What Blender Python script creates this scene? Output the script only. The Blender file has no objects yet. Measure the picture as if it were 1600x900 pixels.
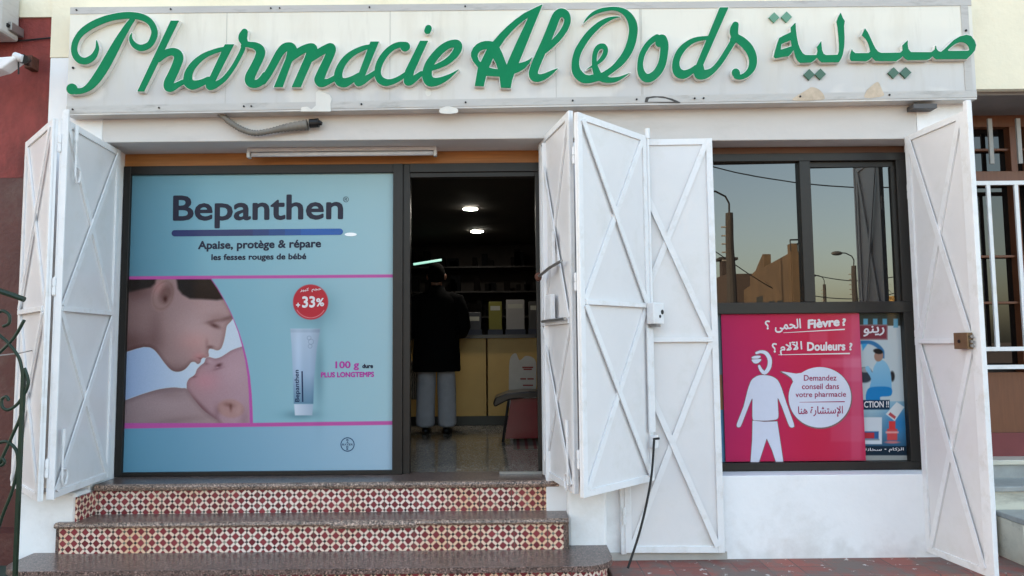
import bpy, bmesh, math, random
import numpy as np
from mathutils import Vector
from mathutils.geometry import tessellate_polygon
random.seed(7); rng = np.random.default_rng(7)
SC = bpy.context.scene
COL = SC.collection
R = math.radians

# ------------------------------------------------------------------ camera
FPX, TH, RO, CZ = 1150.0, R(4.5), R(0.54), 1.47
fv = Vector((0, math.cos(TH), math.sin(TH))); U0 = Vector((0, -math.sin(TH), math.cos(TH))); X0 = Vector((1, 0, 0))
rv = math.cos(RO) * X0 - math.sin(RO) * U0
uv = math.cos(RO) * U0 + math.sin(RO) * X0
CAM = Vector((0, 0, CZ))
cd = bpy.data.cameras.new('camera'); cam = bpy.data.objects.new('camera', cd); COL.objects.link(cam)
cd.sensor_width = 36; cd.sensor_fit = 'HORIZONTAL'; cd.lens = FPX / 1600 * 36; cd.clip_start = 0.05; cd.clip_end = 3000
from mathutils import Matrix
cam.matrix_world = Matrix(((rv.x, uv.x, -fv.x, 0), (rv.y, uv.y, -fv.y, 0), (rv.z, uv.z, -fv.z, CZ), (0, 0, 0, 1)))
SC.camera = cam

# ------------------------------------------------------------------ light
SUN_EL, SUN_X, SUN_Y = R(19), -0.82, 0.572
w = bpy.data.worlds.new('World'); SC.world = w; w.use_nodes = True
wt = w.node_tree; sky = wt.nodes.new('ShaderNodeTexSky'); sky.sky_type = 'NISHITA'; sky.sun_disc = False
sky.sun_elevation = SUN_EL; sky.sun_rotation = math.atan2(SUN_X, SUN_Y); sky.air_density = 1.0; sky.dust_density = 3.0; sky.ozone_density = 0.8
bgn = wt.nodes['Background']; bgn.inputs['Strength'].default_value = 0.15
hz = wt.nodes.new('ShaderNodeMixRGB'); hz.blend_type = 'MULTIPLY'; hz.inputs[0].default_value = 1; hz.inputs[2].default_value = (1.10, 1.0, 0.87, 1)   # white balance: the model sky's colour multiplied warmer
wt.links.new(sky.outputs[0], hz.inputs[1]); wt.links.new(hz.outputs[0], bgn.inputs[0])
sd = bpy.data.lights.new('sun', 'SUN'); sd.energy = 3.0; sd.angle = R(0.5); sd.color = (1.0, 0.84, 0.64)
so = bpy.data.objects.new('sun', sd); COL.objects.link(so)
sdir = Vector((SUN_X * math.cos(SUN_EL), SUN_Y * math.cos(SUN_EL), math.sin(SUN_EL)))
so.rotation_euler = sdir.to_track_quat('Z', 'Y').to_euler(); so.location = (-20, 10, 20)
SC.view_settings.view_transform = 'Standard'; SC.view_settings.look = 'None'
SC.view_settings.exposure = 2.55; SC.view_settings.gamma = 1.0
SC.view_settings.use_curve_mapping = False

# ------------------------------------------------------------------ helpers
def ray(px, py): return fv + rv * ((px - 800) / FPX) + uv * ((450 - py) / FPX)
def at(px, py, Y):
    r = ray(px, py); return CAM + r * (Y / r.y)
def onz(px, py, z):
    r = ray(px, py); return CAM + r * ((z - CZ) / r.z)
def lin(c):
    return tuple((v / 255 / 12.92) if v / 255 <= 0.04045 else ((v / 255 + 0.055) / 1.055) ** 2.4 for v in c)

def wloc(o):
    v = Vector((0, 0, 0))
    while o is not None:
        v += o.location; o = o.parent
    return v

class MB:
    def __init__(s): s.v = []; s.f = []
    def add(s, vs, fs):
        b = len(s.v); s.v += [tuple(p) for p in vs]; s.f += [tuple(i + b for i in f) for f in fs]
    def box(s, x0, x1, y0, y1, z0, z1):
        s.add([(x0, y0, z0), (x1, y0, z0), (x1, y1, z0), (x0, y1, z0), (x0, y0, z1), (x1, y0, z1), (x1, y1, z1), (x0, y1, z1)],
              [(0, 3, 2, 1), (4, 5, 6, 7), (0, 1, 5, 4), (1, 2, 6, 5), (2, 3, 7, 6), (3, 0, 4, 7)]); return s
    def bar(s, a, b, n, w, t, off=0.0):
        """flat bar from a to b, n = its outward normal, w = width across, t = thickness along n"""
        a = Vector(a); b = Vector(b); n = Vector(n).normalized(); d = (b - a).normalized(); c = d.cross(n).normalized()
        a = a + n * off; b = b + n * off
        vs = []
        for p in (a, b):
            for i, j in ((-1, 0), (1, 0), (1, 1), (-1, 1)): vs.append(p + c * (w / 2 * i) + n * (t * j))
        s.add(vs, [(0, 1, 2, 3), (7, 6, 5, 4), (0, 4, 5, 1), (1, 5, 6, 2), (2, 6, 7, 3), (3, 7, 4, 0)]); return s
    def tube(s, pts, r, seg=10, cap=True):
        pts = [Vector(p) for p in pts]; rr = r if isinstance(r, (list, tuple)) else [r] * len(pts)
        b = len(s.v); prev = None
        for i, p in enumerate(pts):
            d = (pts[min(i + 1, len(pts) - 1)] - pts[max(i - 1, 0)]).normalized()
            if prev is None:
                ref = Vector((0, 0, 1)) if abs(d.z) < 0.9 else Vector((1, 0, 0)); n = d.cross(ref).normalized()
            else:
                n = (prev - d * prev.dot(d)).normalized()
            prev = n; m = d.cross(n)
            for k in range(seg):
                a = 2 * math.pi * k / seg; s.v.append(tuple(p + (n * math.cos(a) + m * math.sin(a)) * rr[i]))
        for i in range(len(pts) - 1):
            for k in range(seg):
                k2 = (k + 1) % seg; s.f.append((b + i * seg + k, b + i * seg + k2, b + (i + 1) * seg + k2, b + (i + 1) * seg + k))
        if cap:
            s.f.append(tuple(b + k for k in range(seg))[::-1]); s.f.append(tuple(b + (len(pts) - 1) * seg + k for k in range(seg)))
        return s
    def prism(s, loops, fn, d):
        """loops: list of 2D loops (outer and holes); fn maps 2D->3D; d: extrusion vector"""
        d = Vector(d); v3 = [[Vector((p[0], p[1], 0)) for p in L] for L in loops]
        tri = tessellate_polygon(v3); flat = [p for L in loops for p in L]; n = len(flat)
        front = [Vector(fn(*p)) for p in flat]
        vs = front + [p + d for p in front]; fs = []
        for t in tri: fs.append(tuple(t)); fs.append(tuple(i + n for i in t[::-1]))
        o = 0
        for L in loops:
            m = len(L)
            for i in range(m): j = (i + 1) % m; fs.append((o + i, o + j, o + j + n, o + i + n))
            o += m
        s.add(vs, fs); return s
    def sheet(s, loops, fn):
        v3 = [[Vector((p[0], p[1], 0)) for p in L] for L in loops]
        tri = tessellate_polygon(v3); flat = [p for L in loops for p in L]
        s.add([fn(*p) for p in flat], [tuple(t) for t in tri]); return s
    def ball(s, c, rx, ry=None, rz=None, seg=14, rings=9):
        ry = ry or rx; rz = rz or rx; vs = []; fs = []
        for i in range(rings + 1):
            a = math.pi * i / rings
            for k in range(seg):
                b = 2 * math.pi * k / seg
                vs.append((c[0] + rx * math.sin(a) * math.cos(b), c[1] + ry * math.sin(a) * math.sin(b), c[2] + rz * math.cos(a)))
        for i in range(rings):
            for k in range(seg):
                k2 = (k + 1) % seg; fs.append((i * seg + k, (i + 1) * seg + k, (i + 1) * seg + k2, i * seg + k2))
        s.add(vs, fs); return s
    def build(s, name, m, parent=None, smooth=False, bevel=0, label=None):
        base = wloc(parent) if parent else Vector((0, 0, 0))
        me = bpy.data.meshes.new(name); me.from_pydata([tuple(Vector(p) - base) for p in s.v], [], s.f)
        bm = bmesh.new(); bm.from_mesh(me); bmesh.ops.recalc_face_normals(bm, faces=bm.faces); bm.to_mesh(me); bm.free()
        me.materials.append(m); me.validate()
        o = bpy.data.objects.new(name, me); COL.objects.link(o)
        if parent: o.parent = parent
        if smooth:
            for p in me.polygons: p.use_smooth = True
        if bevel:
            md = o.modifiers.new('bevel', 'BEVEL'); md.width = bevel; md.segments = 2; md.limit_method = 'ANGLE'
        if label: o['label'] = label
        return o

def thing(name, loc, label, cat, group=None):
    o = bpy.data.objects.new(name, None); o.empty_display_size = 0.1; COL.objects.link(o); o.location = loc
    o['label'] = label; o['category'] = cat
    if group: o['group'] = group
    return o
def tag(o, label, cat, group=None, kind=None):
    if label: o['label'] = label; o['category'] = cat
    if group: o['group'] = group
    if kind: o['kind'] = kind
    return o
def structure(o): o['kind'] = 'structure'; return o

# ------------------------------------------------------------------ materials
def newmat(name):
    m = bpy.data.materials.new(name); m.use_nodes = True; return m, m.node_tree, m.node_tree.nodes['Principled BSDF']
def mat(name, c, rough=0.6, var=0.08, scale=6, bump=0.0, bscale=60, metal=0.0, ior=1.45, stain=None, stain_amt=0.3, stain_scale=2.0, stretch=(1, 1, 1), spec=0.5, splash=None, rust=0.0):
    m, t, b = newmat(name)
    c = lin(c)
    b.inputs['Roughness'].default_value = rough; b.inputs['Metallic'].default_value = metal; b.inputs['IOR'].default_value = ior
    b.inputs['Specular IOR Level'].default_value = spec
    tc = t.nodes.new('ShaderNodeTexCoord'); mp = t.nodes.new('ShaderNodeMapping'); mp.inputs['Scale'].default_value = stretch
    t.links.new(tc.outputs['Object'], mp.inputs[0])
    n = t.nodes.new('ShaderNodeTexNoise'); n.inputs['Scale'].default_value = scale; n.inputs['Detail'].default_value = 6; n.inputs['Roughness'].default_value = 0.65
    t.links.new(mp.outputs[0], n.inputs['Vector'])
    r = t.nodes.new('ShaderNodeValToRGB'); r.color_ramp.elements[0].position = 0.3; r.color_ramp.elements[1].position = 0.7
    r.color_ramp.elements[0].color = tuple(v * (1 - var) for v in c) + (1,); r.color_ramp.elements[1].color = tuple(min(1, v * (1 + var)) for v in c) + (1,)
    t.links.new(n.outputs['Fac'], r.inputs[0]); out = r.outputs[0]
    if stain:
        n2 = t.nodes.new('ShaderNodeTexNoise'); n2.inputs['Scale'].default_value = stain_scale; n2.inputs['Detail'].default_value = 9; n2.inputs['Roughness'].default_value = 0.7
        t.links.new(mp.outputs[0], n2.inputs['Vector'])
        r2 = t.nodes.new('ShaderNodeValToRGB'); r2.color_ramp.elements[0].position = 0.52; r2.color_ramp.elements[1].position = 0.72
        r2.color_ramp.elements[0].color = (0, 0, 0, 1); r2.color_ramp.elements[1].color = (stain_amt,) * 3 + (1,)
        t.links.new(n2.outputs['Fac'], r2.inputs[0])
        mx = t.nodes.new('ShaderNodeMixRGB'); mx.inputs[2].default_value = lin(stain) + (1,)
        t.links.new(r2.outputs[0], mx.inputs[0]); t.links.new(out, mx.inputs[1]); out = mx.outputs[0]
    if rust:
        n5 = t.nodes.new('ShaderNodeTexNoise'); n5.inputs['Scale'].default_value = 22; n5.inputs['Detail'].default_value = 9; n5.inputs['Roughness'].default_value = .75; t.links.new(tc.outputs['Object'], n5.inputs['Vector'])
        r5 = t.nodes.new('ShaderNodeValToRGB'); r5.color_ramp.elements[0].position = 0.68; r5.color_ramp.elements[1].position = 0.72; r5.color_ramp.elements[0].color = (0, 0, 0, 1); r5.color_ramp.elements[1].color = (rust,) * 3 + (1,)
        t.links.new(n5.outputs['Fac'], r5.inputs[0]); mx = t.nodes.new('ShaderNodeMixRGB'); mx.inputs[2].default_value = lin((134, 96, 72)) + (1,)
        t.links.new(r5.outputs[0], mx.inputs[0]); t.links.new(out, mx.inputs[1]); out = mx.outputs[0]
    if splash:
        sx = t.nodes.new('ShaderNodeSeparateXYZ'); t.links.new(tc.outputs['Object'], sx.inputs[0])
        n4 = t.nodes.new('ShaderNodeTexNoise'); n4.inputs['Scale'].default_value = 9; n4.inputs['Detail'].default_value = 8; t.links.new(tc.outputs['Object'], n4.inputs['Vector'])
        ad = t.nodes.new('ShaderNodeMath'); ad.operation = 'MULTIPLY_ADD'; ad.inputs[1].default_value = -.45; t.links.new(n4.outputs['Fac'], ad.inputs[0]); t.links.new(sx.outputs[2], ad.inputs[2])
        m4 = t.nodes.new('ShaderNodeMapRange'); m4.inputs['From Min'].default_value = -.05; m4.inputs['From Max'].default_value = -.30; m4.inputs['To Max'].default_value = .34; t.links.new(ad.outputs[0], m4.inputs['Value'])
        mx = t.nodes.new('ShaderNodeMixRGB'); mx.inputs[2].default_value = lin(splash) + (1,)
        t.links.new(m4.outputs[0], mx.inputs[0]); t.links.new(out, mx.inputs[1]); out = mx.outputs[0]
    t.links.new(out, b.inputs['Base Color'])
    if bump:
        n3 = t.nodes.new('ShaderNodeTexNoise'); n3.inputs['Scale'].default_value = bscale; n3.inputs['Detail'].default_value = 5
        t.links.new(tc.outputs['Object'], n3.inputs['Vector'])
        bp = t.nodes.new('ShaderNodeBump'); bp.inputs['Strength'].default_value = bump; bp.inputs['Distance'].default_value = 0.01
        t.links.new(n3.outputs['Fac'], bp.inputs['Height']); t.links.new(bp.outputs[0], b.inputs['Normal'])
    return m
def emit(name, c, s):
    m, t, b = newmat(name); b.inputs['Base Color'].default_value = (0.8, 0.8, 0.8, 1)
    b.inputs['Emission Color'].default_value = c + (1,); b.inputs['Emission Strength'].default_value = s; return m
def flat(name, c, rough=0.35, ior=1.30):
    return mat(name, c, rough, var=0.02, scale=20, ior=ior)
def colmat(name, rough=0.3, ior=1.4):
    m, t, b = newmat(name); a = t.nodes.new('ShaderNodeAttribute'); a.attribute_name = 'print'
    t.links.new(a.outputs['Color'], b.inputs['Base Color']); b.inputs['Roughness'].default_value = rough; b.inputs['IOR'].default_value = ior; return m

WHITE_METAL = mat('white_gloss_paint', (222, 220, 220), 0.32, var=0.03, scale=3, bump=0.22, bscale=4, stain=(200, 198, 192), stain_amt=0.5, stain_scale=3, rust=.35)
WHITE_BAR = mat('white_bar_paint', (229, 229, 230), 0.4, var=0.03, scale=8, stain=(190, 184, 172), stain_amt=0.4, stain_scale=9, rust=.7)
WALL_WHITE = mat('white_wall_paint', (238, 238, 239), 0.75, var=0.03, scale=3, bump=0.25, bscale=14, stain=(196, 192, 186), stain_amt=0.45, stain_scale=1.7, splash=(150, 136, 126))
WALL_CREAM = mat('cream_wall_paint', (234, 226, 202), 0.85, var=0.05, scale=2.5, bump=0.25, bscale=30, stain=(205, 192, 158), stain_amt=0.35, stain_scale=1.6)
WALL_RED = mat('red_wall_paint', (128, 58, 54), 0.8, var=0.28, scale=7, bump=0.6, bscale=45, stain=(86, 46, 42), stain_amt=0.9, stain_scale=2.4, stretch=(1, 1, .5))
RED_LOWER = mat('dark_red_lower_wall', (84, 44, 40), 0.55, var=0.18, scale=3, bump=0.4, bscale=40, stain=(104, 84, 76), stain_amt=0.6, stain_scale=3.2)
BRONZE = mat('bronze_aluminium', (36, 32, 29), 0.42, var=0.1, scale=8, metal=0.2)
WOOD = mat('varnished_timber', (160, 104, 52), 0.45, var=0.22, scale=6, stretch=(0.4, 6, 9))
WOOD_DARK = mat('dark_varnished_timber', (98, 62, 40), 0.5, var=0.2, scale=6, stretch=(0.4, 6, 9))
SEAL = mat('grey_aluminium_strip', (186, 183, 179), 0.5, var=0.08, scale=3, metal=0.0, stretch=(1, 1, 5), stain=(110, 104, 98), stain_amt=0.6, stain_scale=3)
DARK = mat('dark_gap', (22, 21, 20), 0.7)
RUST = mat('rusty_iron', (86, 52, 40), 0.8, var=0.3, scale=30, bump=0.4)
STEEL = mat('dull_steel', (150, 148, 146), 0.4, metal=0.7, var=0.1)
BLACK_IRON = mat('black_iron', (34, 33, 33), 0.55, metal=0.3, var=0.2, scale=30)
GREEN_IRON = mat('dark_green_iron', (16, 42, 28), 0.45, var=0.2, scale=20)
BRASS = mat('brown_lock_metal', (126, 104, 78), 0.4, metal=0.5, var=0.12, scale=20)
BLACK = mat('black_plastic', (20, 20, 21), 0.4)

def terrazzo(name, base, d=1.0, rough=0.28):
    m, t, b = newmat(name); tc = t.nodes.new('ShaderNodeTexCoord')
    v = t.nodes.new('ShaderNodeTexVoronoi'); v.inputs['Scale'].default_value = 150
    t.links.new(tc.outputs['Object'], v.inputs['Vector'])
    r = t.nodes.new('ShaderNodeValToRGB'); r.color_ramp.interpolation = 'CONSTANT'
    cols = [(0.0, tuple(x * 0.60 for x in base)), (0.24, base), (0.62, tuple(min(255, x * 1.22) for x in base)), (0.86, tuple(min(255, x * 1.55) for x in base)), (0.95, (112, 82, 74))]
    while len(r.color_ramp.elements) < len(cols): r.color_ramp.elements.new(0.5)
    for e, (p, c) in zip(r.color_ramp.elements, cols): e.position = p; e.color = lin(c) + (1,)
    sp = t.nodes.new('ShaderNodeSeparateColor'); t.links.new(v.outputs['Color'], sp.inputs[0]); t.links.new(sp.outputs[0], r.inputs[0])
    n = t.nodes.new('ShaderNodeTexNoise'); n.inputs['Scale'].default_value = 2.5; n.inputs['Detail'].default_value = 8; t.links.new(tc.outputs['Object'], n.inputs['Vector'])
    r2 = t.nodes.new('ShaderNodeValToRGB'); r2.color_ramp.elements[0].position = 0.3; r2.color_ramp.elements[1].position = 0.7
    r2.color_ramp.elements[0].color = (0.72, 0.70, 0.68, 1); r2.color_ramp.elements[1].color = (1.1, 1.06, 1.04, 1)
    t.links.new(n.outputs['Fac'], r2.inputs[0])
    mx = t.nodes.new('ShaderNodeMixRGB'); mx.blend_type = 'MULTIPLY'; mx.inputs[0].default_value = 1
    t.links.new(r.outputs[0], mx.inputs[1]); t.links.new(r2.outputs[0], mx.inputs[2]); t.links.new(mx.outputs[0], b.inputs['Base Color'])
    b.inputs['Roughness'].default_value = rough; return m
TERRAZZO = terrazzo('brown_terrazzo', (104, 88, 82))
TERRAZZO_NOSE = terrazzo('worn_terrazzo_edge', (134, 116, 104), rough=0.3)
FLOOR_TERRAZZO = terrazzo('grey_floor_terrazzo', (140, 134, 122), rough=0.14)

def zellige(name, p):
    m, t, b = newmat(name); L = t.links
    def M(op, a, c=None):
        n = t.nodes.new('ShaderNodeMath'); n.operation = op
        for i, v in enumerate((a, c)):
            if v is None: continue
            if isinstance(v, (int, float)): n.inputs[i].default_value = v
            else: L.new(v, n.inputs[i])
        return n.outputs[0]
    tc = t.nodes.new('ShaderNodeTexCoord'); sx = t.nodes.new('ShaderNodeSeparateXYZ')
    nz = t.nodes.new('ShaderNodeTexNoise'); nz.inputs['Scale'].default_value = 30; L.new(tc.outputs['Object'], nz.inputs['Vector'])
    L.new(tc.outputs['Object'], sx.inputs[0])
    wob = M('MULTIPLY', M('SUBTRACT', nz.outputs['Fac'], 0.5), 0.22)
    a = M('ADD', M('DIVIDE', M('ADD', sx.outputs[0], sx.outputs[1]), p), wob); c = M('ADD', M('DIVIDE', sx.outputs[2], p), wob)
    s = M('DIVIDE', M('ADD', a, c), 2); q = M('DIVIDE', M('SUBTRACT', a, c), 2)
    rs = M('ROUND', s); rq = M('ROUND', q)
    fs = M('ABSOLUTE', M('SUBTRACT', s, rs)); fq = M('ABSOLUTE', M('SUBTRACT', q, rq))
    mxv = M('MAXIMUM', fs, fq); mnv = M('MINIMUM', fs, fq)
    cell = t.nodes.new('ShaderNodeCombineXYZ'); L.new(rs, cell.inputs[0]); L.new(rq, cell.inputs[1])
    wn = t.nodes.new('ShaderNodeTexWhiteNoise'); wn.noise_dimensions = '3D'; L.new(cell.outputs[0], wn.inputs['Vector'])
    cell2 = t.nodes.new('ShaderNodeCombineXYZ'); L.new(M('FLOOR', s), cell2.inputs[0]); L.new(M('FLOOR', q), cell2.inputs[1])
    wn2 = t.nodes.new('ShaderNodeTexWhiteNoise'); wn2.noise_dimensions = '3D'; L.new(cell2.outputs[0], wn2.inputs['Vector'])
    def mix(f, x, y):
        n = t.nodes.new('ShaderNodeMixRGB')
        for i, v in enumerate((f, x, y)):
            if hasattr(v, 'is_linked') or hasattr(v, 'node'): L.new(v, n.inputs[i])
            elif isinstance(v, (int, float)): n.inputs[i].default_value = v
            else: n.inputs[i].default_value = lin(v) + (1,)
        return n.outputs[0]
    red = mix(wn.outputs['Value'], (108, 34, 42), (146, 58, 64))
    blk = mix(M('POWER', wn2.outputs['Value'], 3.0), (28, 28, 28), (150, 150, 132))
    big = t.nodes.new('ShaderNodeTexNoise'); big.inputs['Scale'].default_value = 2.3; big.inputs['Detail'].default_value = 7; L.new(tc.outputs['Object'], big.inputs['Vector'])
    rb = t.nodes.new('ShaderNodeValToRGB'); rb.color_ramp.elements[0].position = 0.42; rb.color_ramp.elements[1].position = 0.68
    L.new(big.outputs['Fac'], rb.inputs[0])
    wht = mix(rb.outputs[0], (232, 214, 202), (222, 184, 150))
    col = mix(M('GREATER_THAN', mnv, 0.34), wht, blk)
    col = mix(M('LESS_THAN', mxv, 0.325), col, red)
    gr = M('LESS_THAN', M('ABSOLUTE', M('SUBTRACT', mxv, 0.332)), 0.012)
    col = mix(gr, col, (116, 92, 84))
    # a joint every eight cells between the pressed tiles
    jf = M('ABSOLUTE', M('SUBTRACT', M('DIVIDE', a, 6.0), M('ROUND', M('DIVIDE', a, 6.0))))
    col = mix(M('LESS_THAN', jf, 0.012), col, (96, 80, 72))
    L.new(col, b.inputs['Base Color']); b.inputs['Roughness'].default_value = 0.32
    bp = t.nodes.new('ShaderNodeBump'); bp.inputs['Strength'].default_value = 0.3; bp.inputs['Distance'].default_value = 0.003
    L.new(nz.outputs['Fac'], bp.inputs['Height']); L.new(bp.outputs[0], b.inputs['Normal'])
    return m
ZELLIGE = zellige('red_white_black_tile', 0.0353)

def pavers():
    m, t, b = newmat('broken_red_paving'); tc = t.nodes.new('ShaderNodeTexCoord')
    br = t.nodes.new('ShaderNodeTexBrick'); br.inputs['Scale'].default_value = 1.0; br.inputs['Mortar Size'].default_value = 0.004
    br.inputs['Brick Width'].default_value = 0.2; br.inputs['Row Height'].default_value = 0.2; br.offset = 0
    br.inputs['Color1'].default_value = lin((160, 94, 82)) + (1,); br.inputs['Color2'].default_value = lin((132, 82, 74)) + (1,); br.inputs['Mortar'].default_value = lin((98, 80, 74)) + (1,)
    t.links.new(tc.outputs['Object'], br.inputs['Vector'])
    def ramp(sc, a, bb, det=9):
        n = t.nodes.new('ShaderNodeTexNoise'); n.inputs['Scale'].default_value = sc; n.inputs['Detail'].default_value = det; n.inputs['Roughness'].default_value = 0.7
        t.links.new(tc.outputs['Object'], n.inputs['Vector']); r = t.nodes.new('ShaderNodeValToRGB'); r.color_ramp.elements[0].position = a; r.color_ramp.elements[1].position = bb
        t.links.new(n.outputs['Fac'], r.inputs[0]); return r.outputs[0], n
    f1, _ = ramp(3.4, 0.44, 0.58); f2, nn = ramp(15, 0.625, 0.645)
    m1 = t.nodes.new('ShaderNodeMixRGB'); m1.inputs[2].default_value = lin((120, 104, 96)) + (1,); t.links.new(f1, m1.inputs[0]); t.links.new(br.outputs[0], m1.inputs[1])
    m2 = t.nodes.new('ShaderNodeMixRGB'); m2.inputs[2].default_value = lin((214, 208, 200)) + (1,); t.links.new(f2, m2.inputs[0]); t.links.new(m1.outputs[0], m2.inputs[1])
    t.links.new(m2.outputs[0], b.inputs['Base Color']); b.inputs['Roughness'].default_value = 0.8
    bp = t.nodes.new('ShaderNodeBump'); bp.inputs['Strength'].default_value = 0.6; bp.inputs['Distance'].default_value = 0.01
    t.links.new(nn.outputs['Fac'], bp.inputs['Height']); t.links.new(bp.outputs[0], b.inputs['Normal']); return m
PAVERS = pavers()

def glassmat(name, c, ior, rough=0.0):
    m, t, b = newmat(name); b.inputs['Base Color'].default_value = lin(c) + (1,); b.inputs['Roughness'].default_value = rough; b.inputs['IOR'].default_value = ior
    n = t.nodes.new('ShaderNodeTexNoise'); n.inputs['Scale'].default_value = 1.6; tc = t.nodes.new('ShaderNodeTexCoord'); t.links.new(tc.outputs['Object'], n.inputs['Vector'])
    bp = t.nodes.new('ShaderNodeBump'); bp.inputs['Strength'].default_value = 0.02; bp.inputs['Distance'].default_value = 0.02
    t.links.new(n.outputs['Fac'], bp.inputs['Height']); t.links.new(bp.outputs[0], b.inputs['Normal']); return m
WINDOW_GLASS = glassmat('dark_mirroring_glass', (14, 15, 15), 1.9)

# ------------------------------------------------------------------ outlines by signed distance
def catmull(pts, n=8):
    P = np.array(pts, float); out = []
    for i in range(len(P) - 1):
        p0 = P[max(i - 1, 0)]; p1 = P[i]; p2 = P[i + 1]; p3 = P[min(i + 2, len(P) - 1)]
        for k in range(n):
            t = k / n
            out.append(0.5 * (2 * p1 + (p2 - p0) * t + (2 * p0 - 5 * p1 + 4 * p2 - p3) * t * t + (3 * p1 - p0 - 3 * p2 + p3) * t ** 3))
    out.append(P[-1]); return np.array(out)
def poly_sdf(GX, GY, P):
    P = np.array(P, float); d = np.full(GX.shape, 1e9); s = np.ones(GX.shape)
    n = len(P)
    for i in range(n):
        a = P[i]; b = P[i - 1]; ex, ey = b - a; wx = GX - a[0]; wy = GY - a[1]
        t = np.clip((wx * ex + wy * ey) / (ex * ex + ey * ey + 1e-12), 0, 1)
        bx = wx - ex * t; by = wy - ey * t; d = np.minimum(d, bx * bx + by * by)
        c1 = GY >= a[1]; c2 = GY < b[1]; c3 = ex * wy > ey * wx
        s = np.where((c1 & c2 & c3) | (~c1 & ~c2 & ~c3), -s, s)
    return s * np.sqrt(d)
def stroke_sdf(GX, GY, pts):
    Q = catmull(pts, 14); d = np.full(GX.shape, 1e9)
    for x, y, r in Q: d = np.minimum(d, np.hypot(GX - x, GY - y) - max(r, 0.5))
    return d
def closed(pts, n=6):
    P = np.array(pts, float); m = len(P); out = []
    for i in range(m):
        p0, p1, p2, p3 = P[i - 1], P[i], P[(i + 1) % m], P[(i + 2) % m]
        for k in range(n):
            t = k / n; out.append(0.5 * (2 * p1 + (p2 - p0) * t + (2 * p0 - 5 * p1 + 4 * p2 - p3) * t * t + (3 * p1 - p0 - 3 * p2 + p3) * t ** 3))
    return out
def glyph_field(els, step):
    """els: ('S',pts) strokes, ('P',pts) polygons, ('C',pts) smooth closed outlines, ('-P'/'-C', pts) cut-outs"""
    xs = []; ys = []
    for k, pts in els:
        for p in pts: r = p[2] if len(p) > 2 else 0; xs += [p[0] - r, p[0] + r]; ys += [p[1] - r, p[1] + r]
    m = 6 * step + 14
    gx = np.arange(min(xs) - m, max(xs) + m, step); gy = np.arange(min(ys) - m, max(ys) + m, step)
    GX, GY = np.meshgrid(gx, gy); F = np.full(GX.shape, 1e9)
    for k, pts in els:
        if k == 'S': d = stroke_sdf(GX, GY, pts)
        elif k.endswith('C'): d = poly_sdf(GX, GY, closed(pts))
        else: d = poly_sdf(GX, GY, pts)
        F = np.maximum(F, -d) if k[0] == '-' else np.minimum(F, d)
    return gx, gy, F
def contours(gx, gy, F, lev=0.0):
    G = F - lev; G = np.where(np.abs(G) < 1e-6, 1e-6, G); ins = G < 0
    seg = {}
    c = ins[:-1, :-1].astype(int) + 2 * ins[:-1, 1:] + 4 * ins[1:, 1:] + 8 * ins[1:, :-1]
    J, I = np.nonzero((c > 0) & (c < 15))
    T = {1: [(3, 0)], 2: [(0, 1)], 3: [(3, 1)], 4: [(1, 2)], 5: [(3, 0), (1, 2)], 6: [(0, 2)], 7: [(3, 2)], 8: [(2, 3)], 9: [(2, 0)], 10: [(0, 1), (2, 3)], 11: [(2, 1)], 12: [(1, 3)], 13: [(1, 0)], 14: [(0, 3)]}
    pos = {}
    def edge(j, i, e):
        if e == 0: k = ('h', j, i)
        elif e == 1: k = ('v', j, i + 1)
        elif e == 2: k = ('h', j + 1, i)
        else: k = ('v', j, i)
        if k not in pos:
            a, b = k[1], k[2]
            if k[0] == 'h': t = G[a, b] / (G[a, b] - G[a, b + 1]); pos[k] = (gx[b] + t * (gx[b + 1] - gx[b]), gy[a])
            else: t = G[a, b] / (G[a, b] - G[a + 1, b]); pos[k] = (gx[b], gy[a] + t * (gy[a + 1] - gy[a]))
        return k
    for j, i in zip(J, I):
        for a, b in T[int(c[j, i])]: seg[edge(j, i, a)] = edge(j, i, b)
    loops = []
    while seg:
        k0 = next(iter(seg)); L = []; k = k0
        while k in seg: L.append(pos[k]); k = seg.pop(k)
        if len(L) > 5: loops.append(simplify(L))
    return [l for l in loops if len(l) > 2]
def simplify(L, tol=0.22):
    P = np.array(L)
    def rdp(a, b):
        if b - a < 2: return []
        p, q = P[a], P[b % len(P)]; d = q - p; n = np.hypot(*d) + 1e-9
        e = np.abs(d[0] * (P[a + 1:b, 1] - p[1]) - d[1] * (P[a + 1:b, 0] - p[0])) / n if n > 1e-6 else np.hypot(*(P[a + 1:b] - p).T)
        k = int(np.argmax(e))
        if e[k] < TOL[0]: return []
        k += a + 1; return rdp(a, k) + [k] + rdp(k, b)
    h = len(P) // 2
    idx = [0] + rdp(0, h) + [h] + rdp(h, len(P)); return [tuple(P[i]) for i in idx if i < len(P)]
TOL = [0.3]
def area(L): return 0.5 * sum(L[i - 1][0] * L[i][1] - L[i][0] * L[i - 1][1] for i in range(len(L)))
def inside(p, L):
    c = False
    for i in range(len(L)):
        a, b = L[i - 1], L[i]
        if (a[1] > p[1]) != (b[1] > p[1]) and p[0] < (b[0] - a[0]) * (p[1] - a[1]) / (b[1] - a[1]) + a[0]: c = not c
    return c
def islands(loops):
    if not loops: return []
    sgn = {}
    depth = [sum(inside(l[0], m) for m in loops if m is not l) for l in loops]
    outs = [(l, [l]) for l, d in zip(loops, depth) if d % 2 == 0]
    for l, d in zip(loops, depth):
        if d % 2:
            c = [o for o in outs if inside(l[0], o[0])]
            c.sort(key=lambda o: abs(area(o[0]))); c[0][1].append(l)
    return [o[1] for o in outs]
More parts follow.
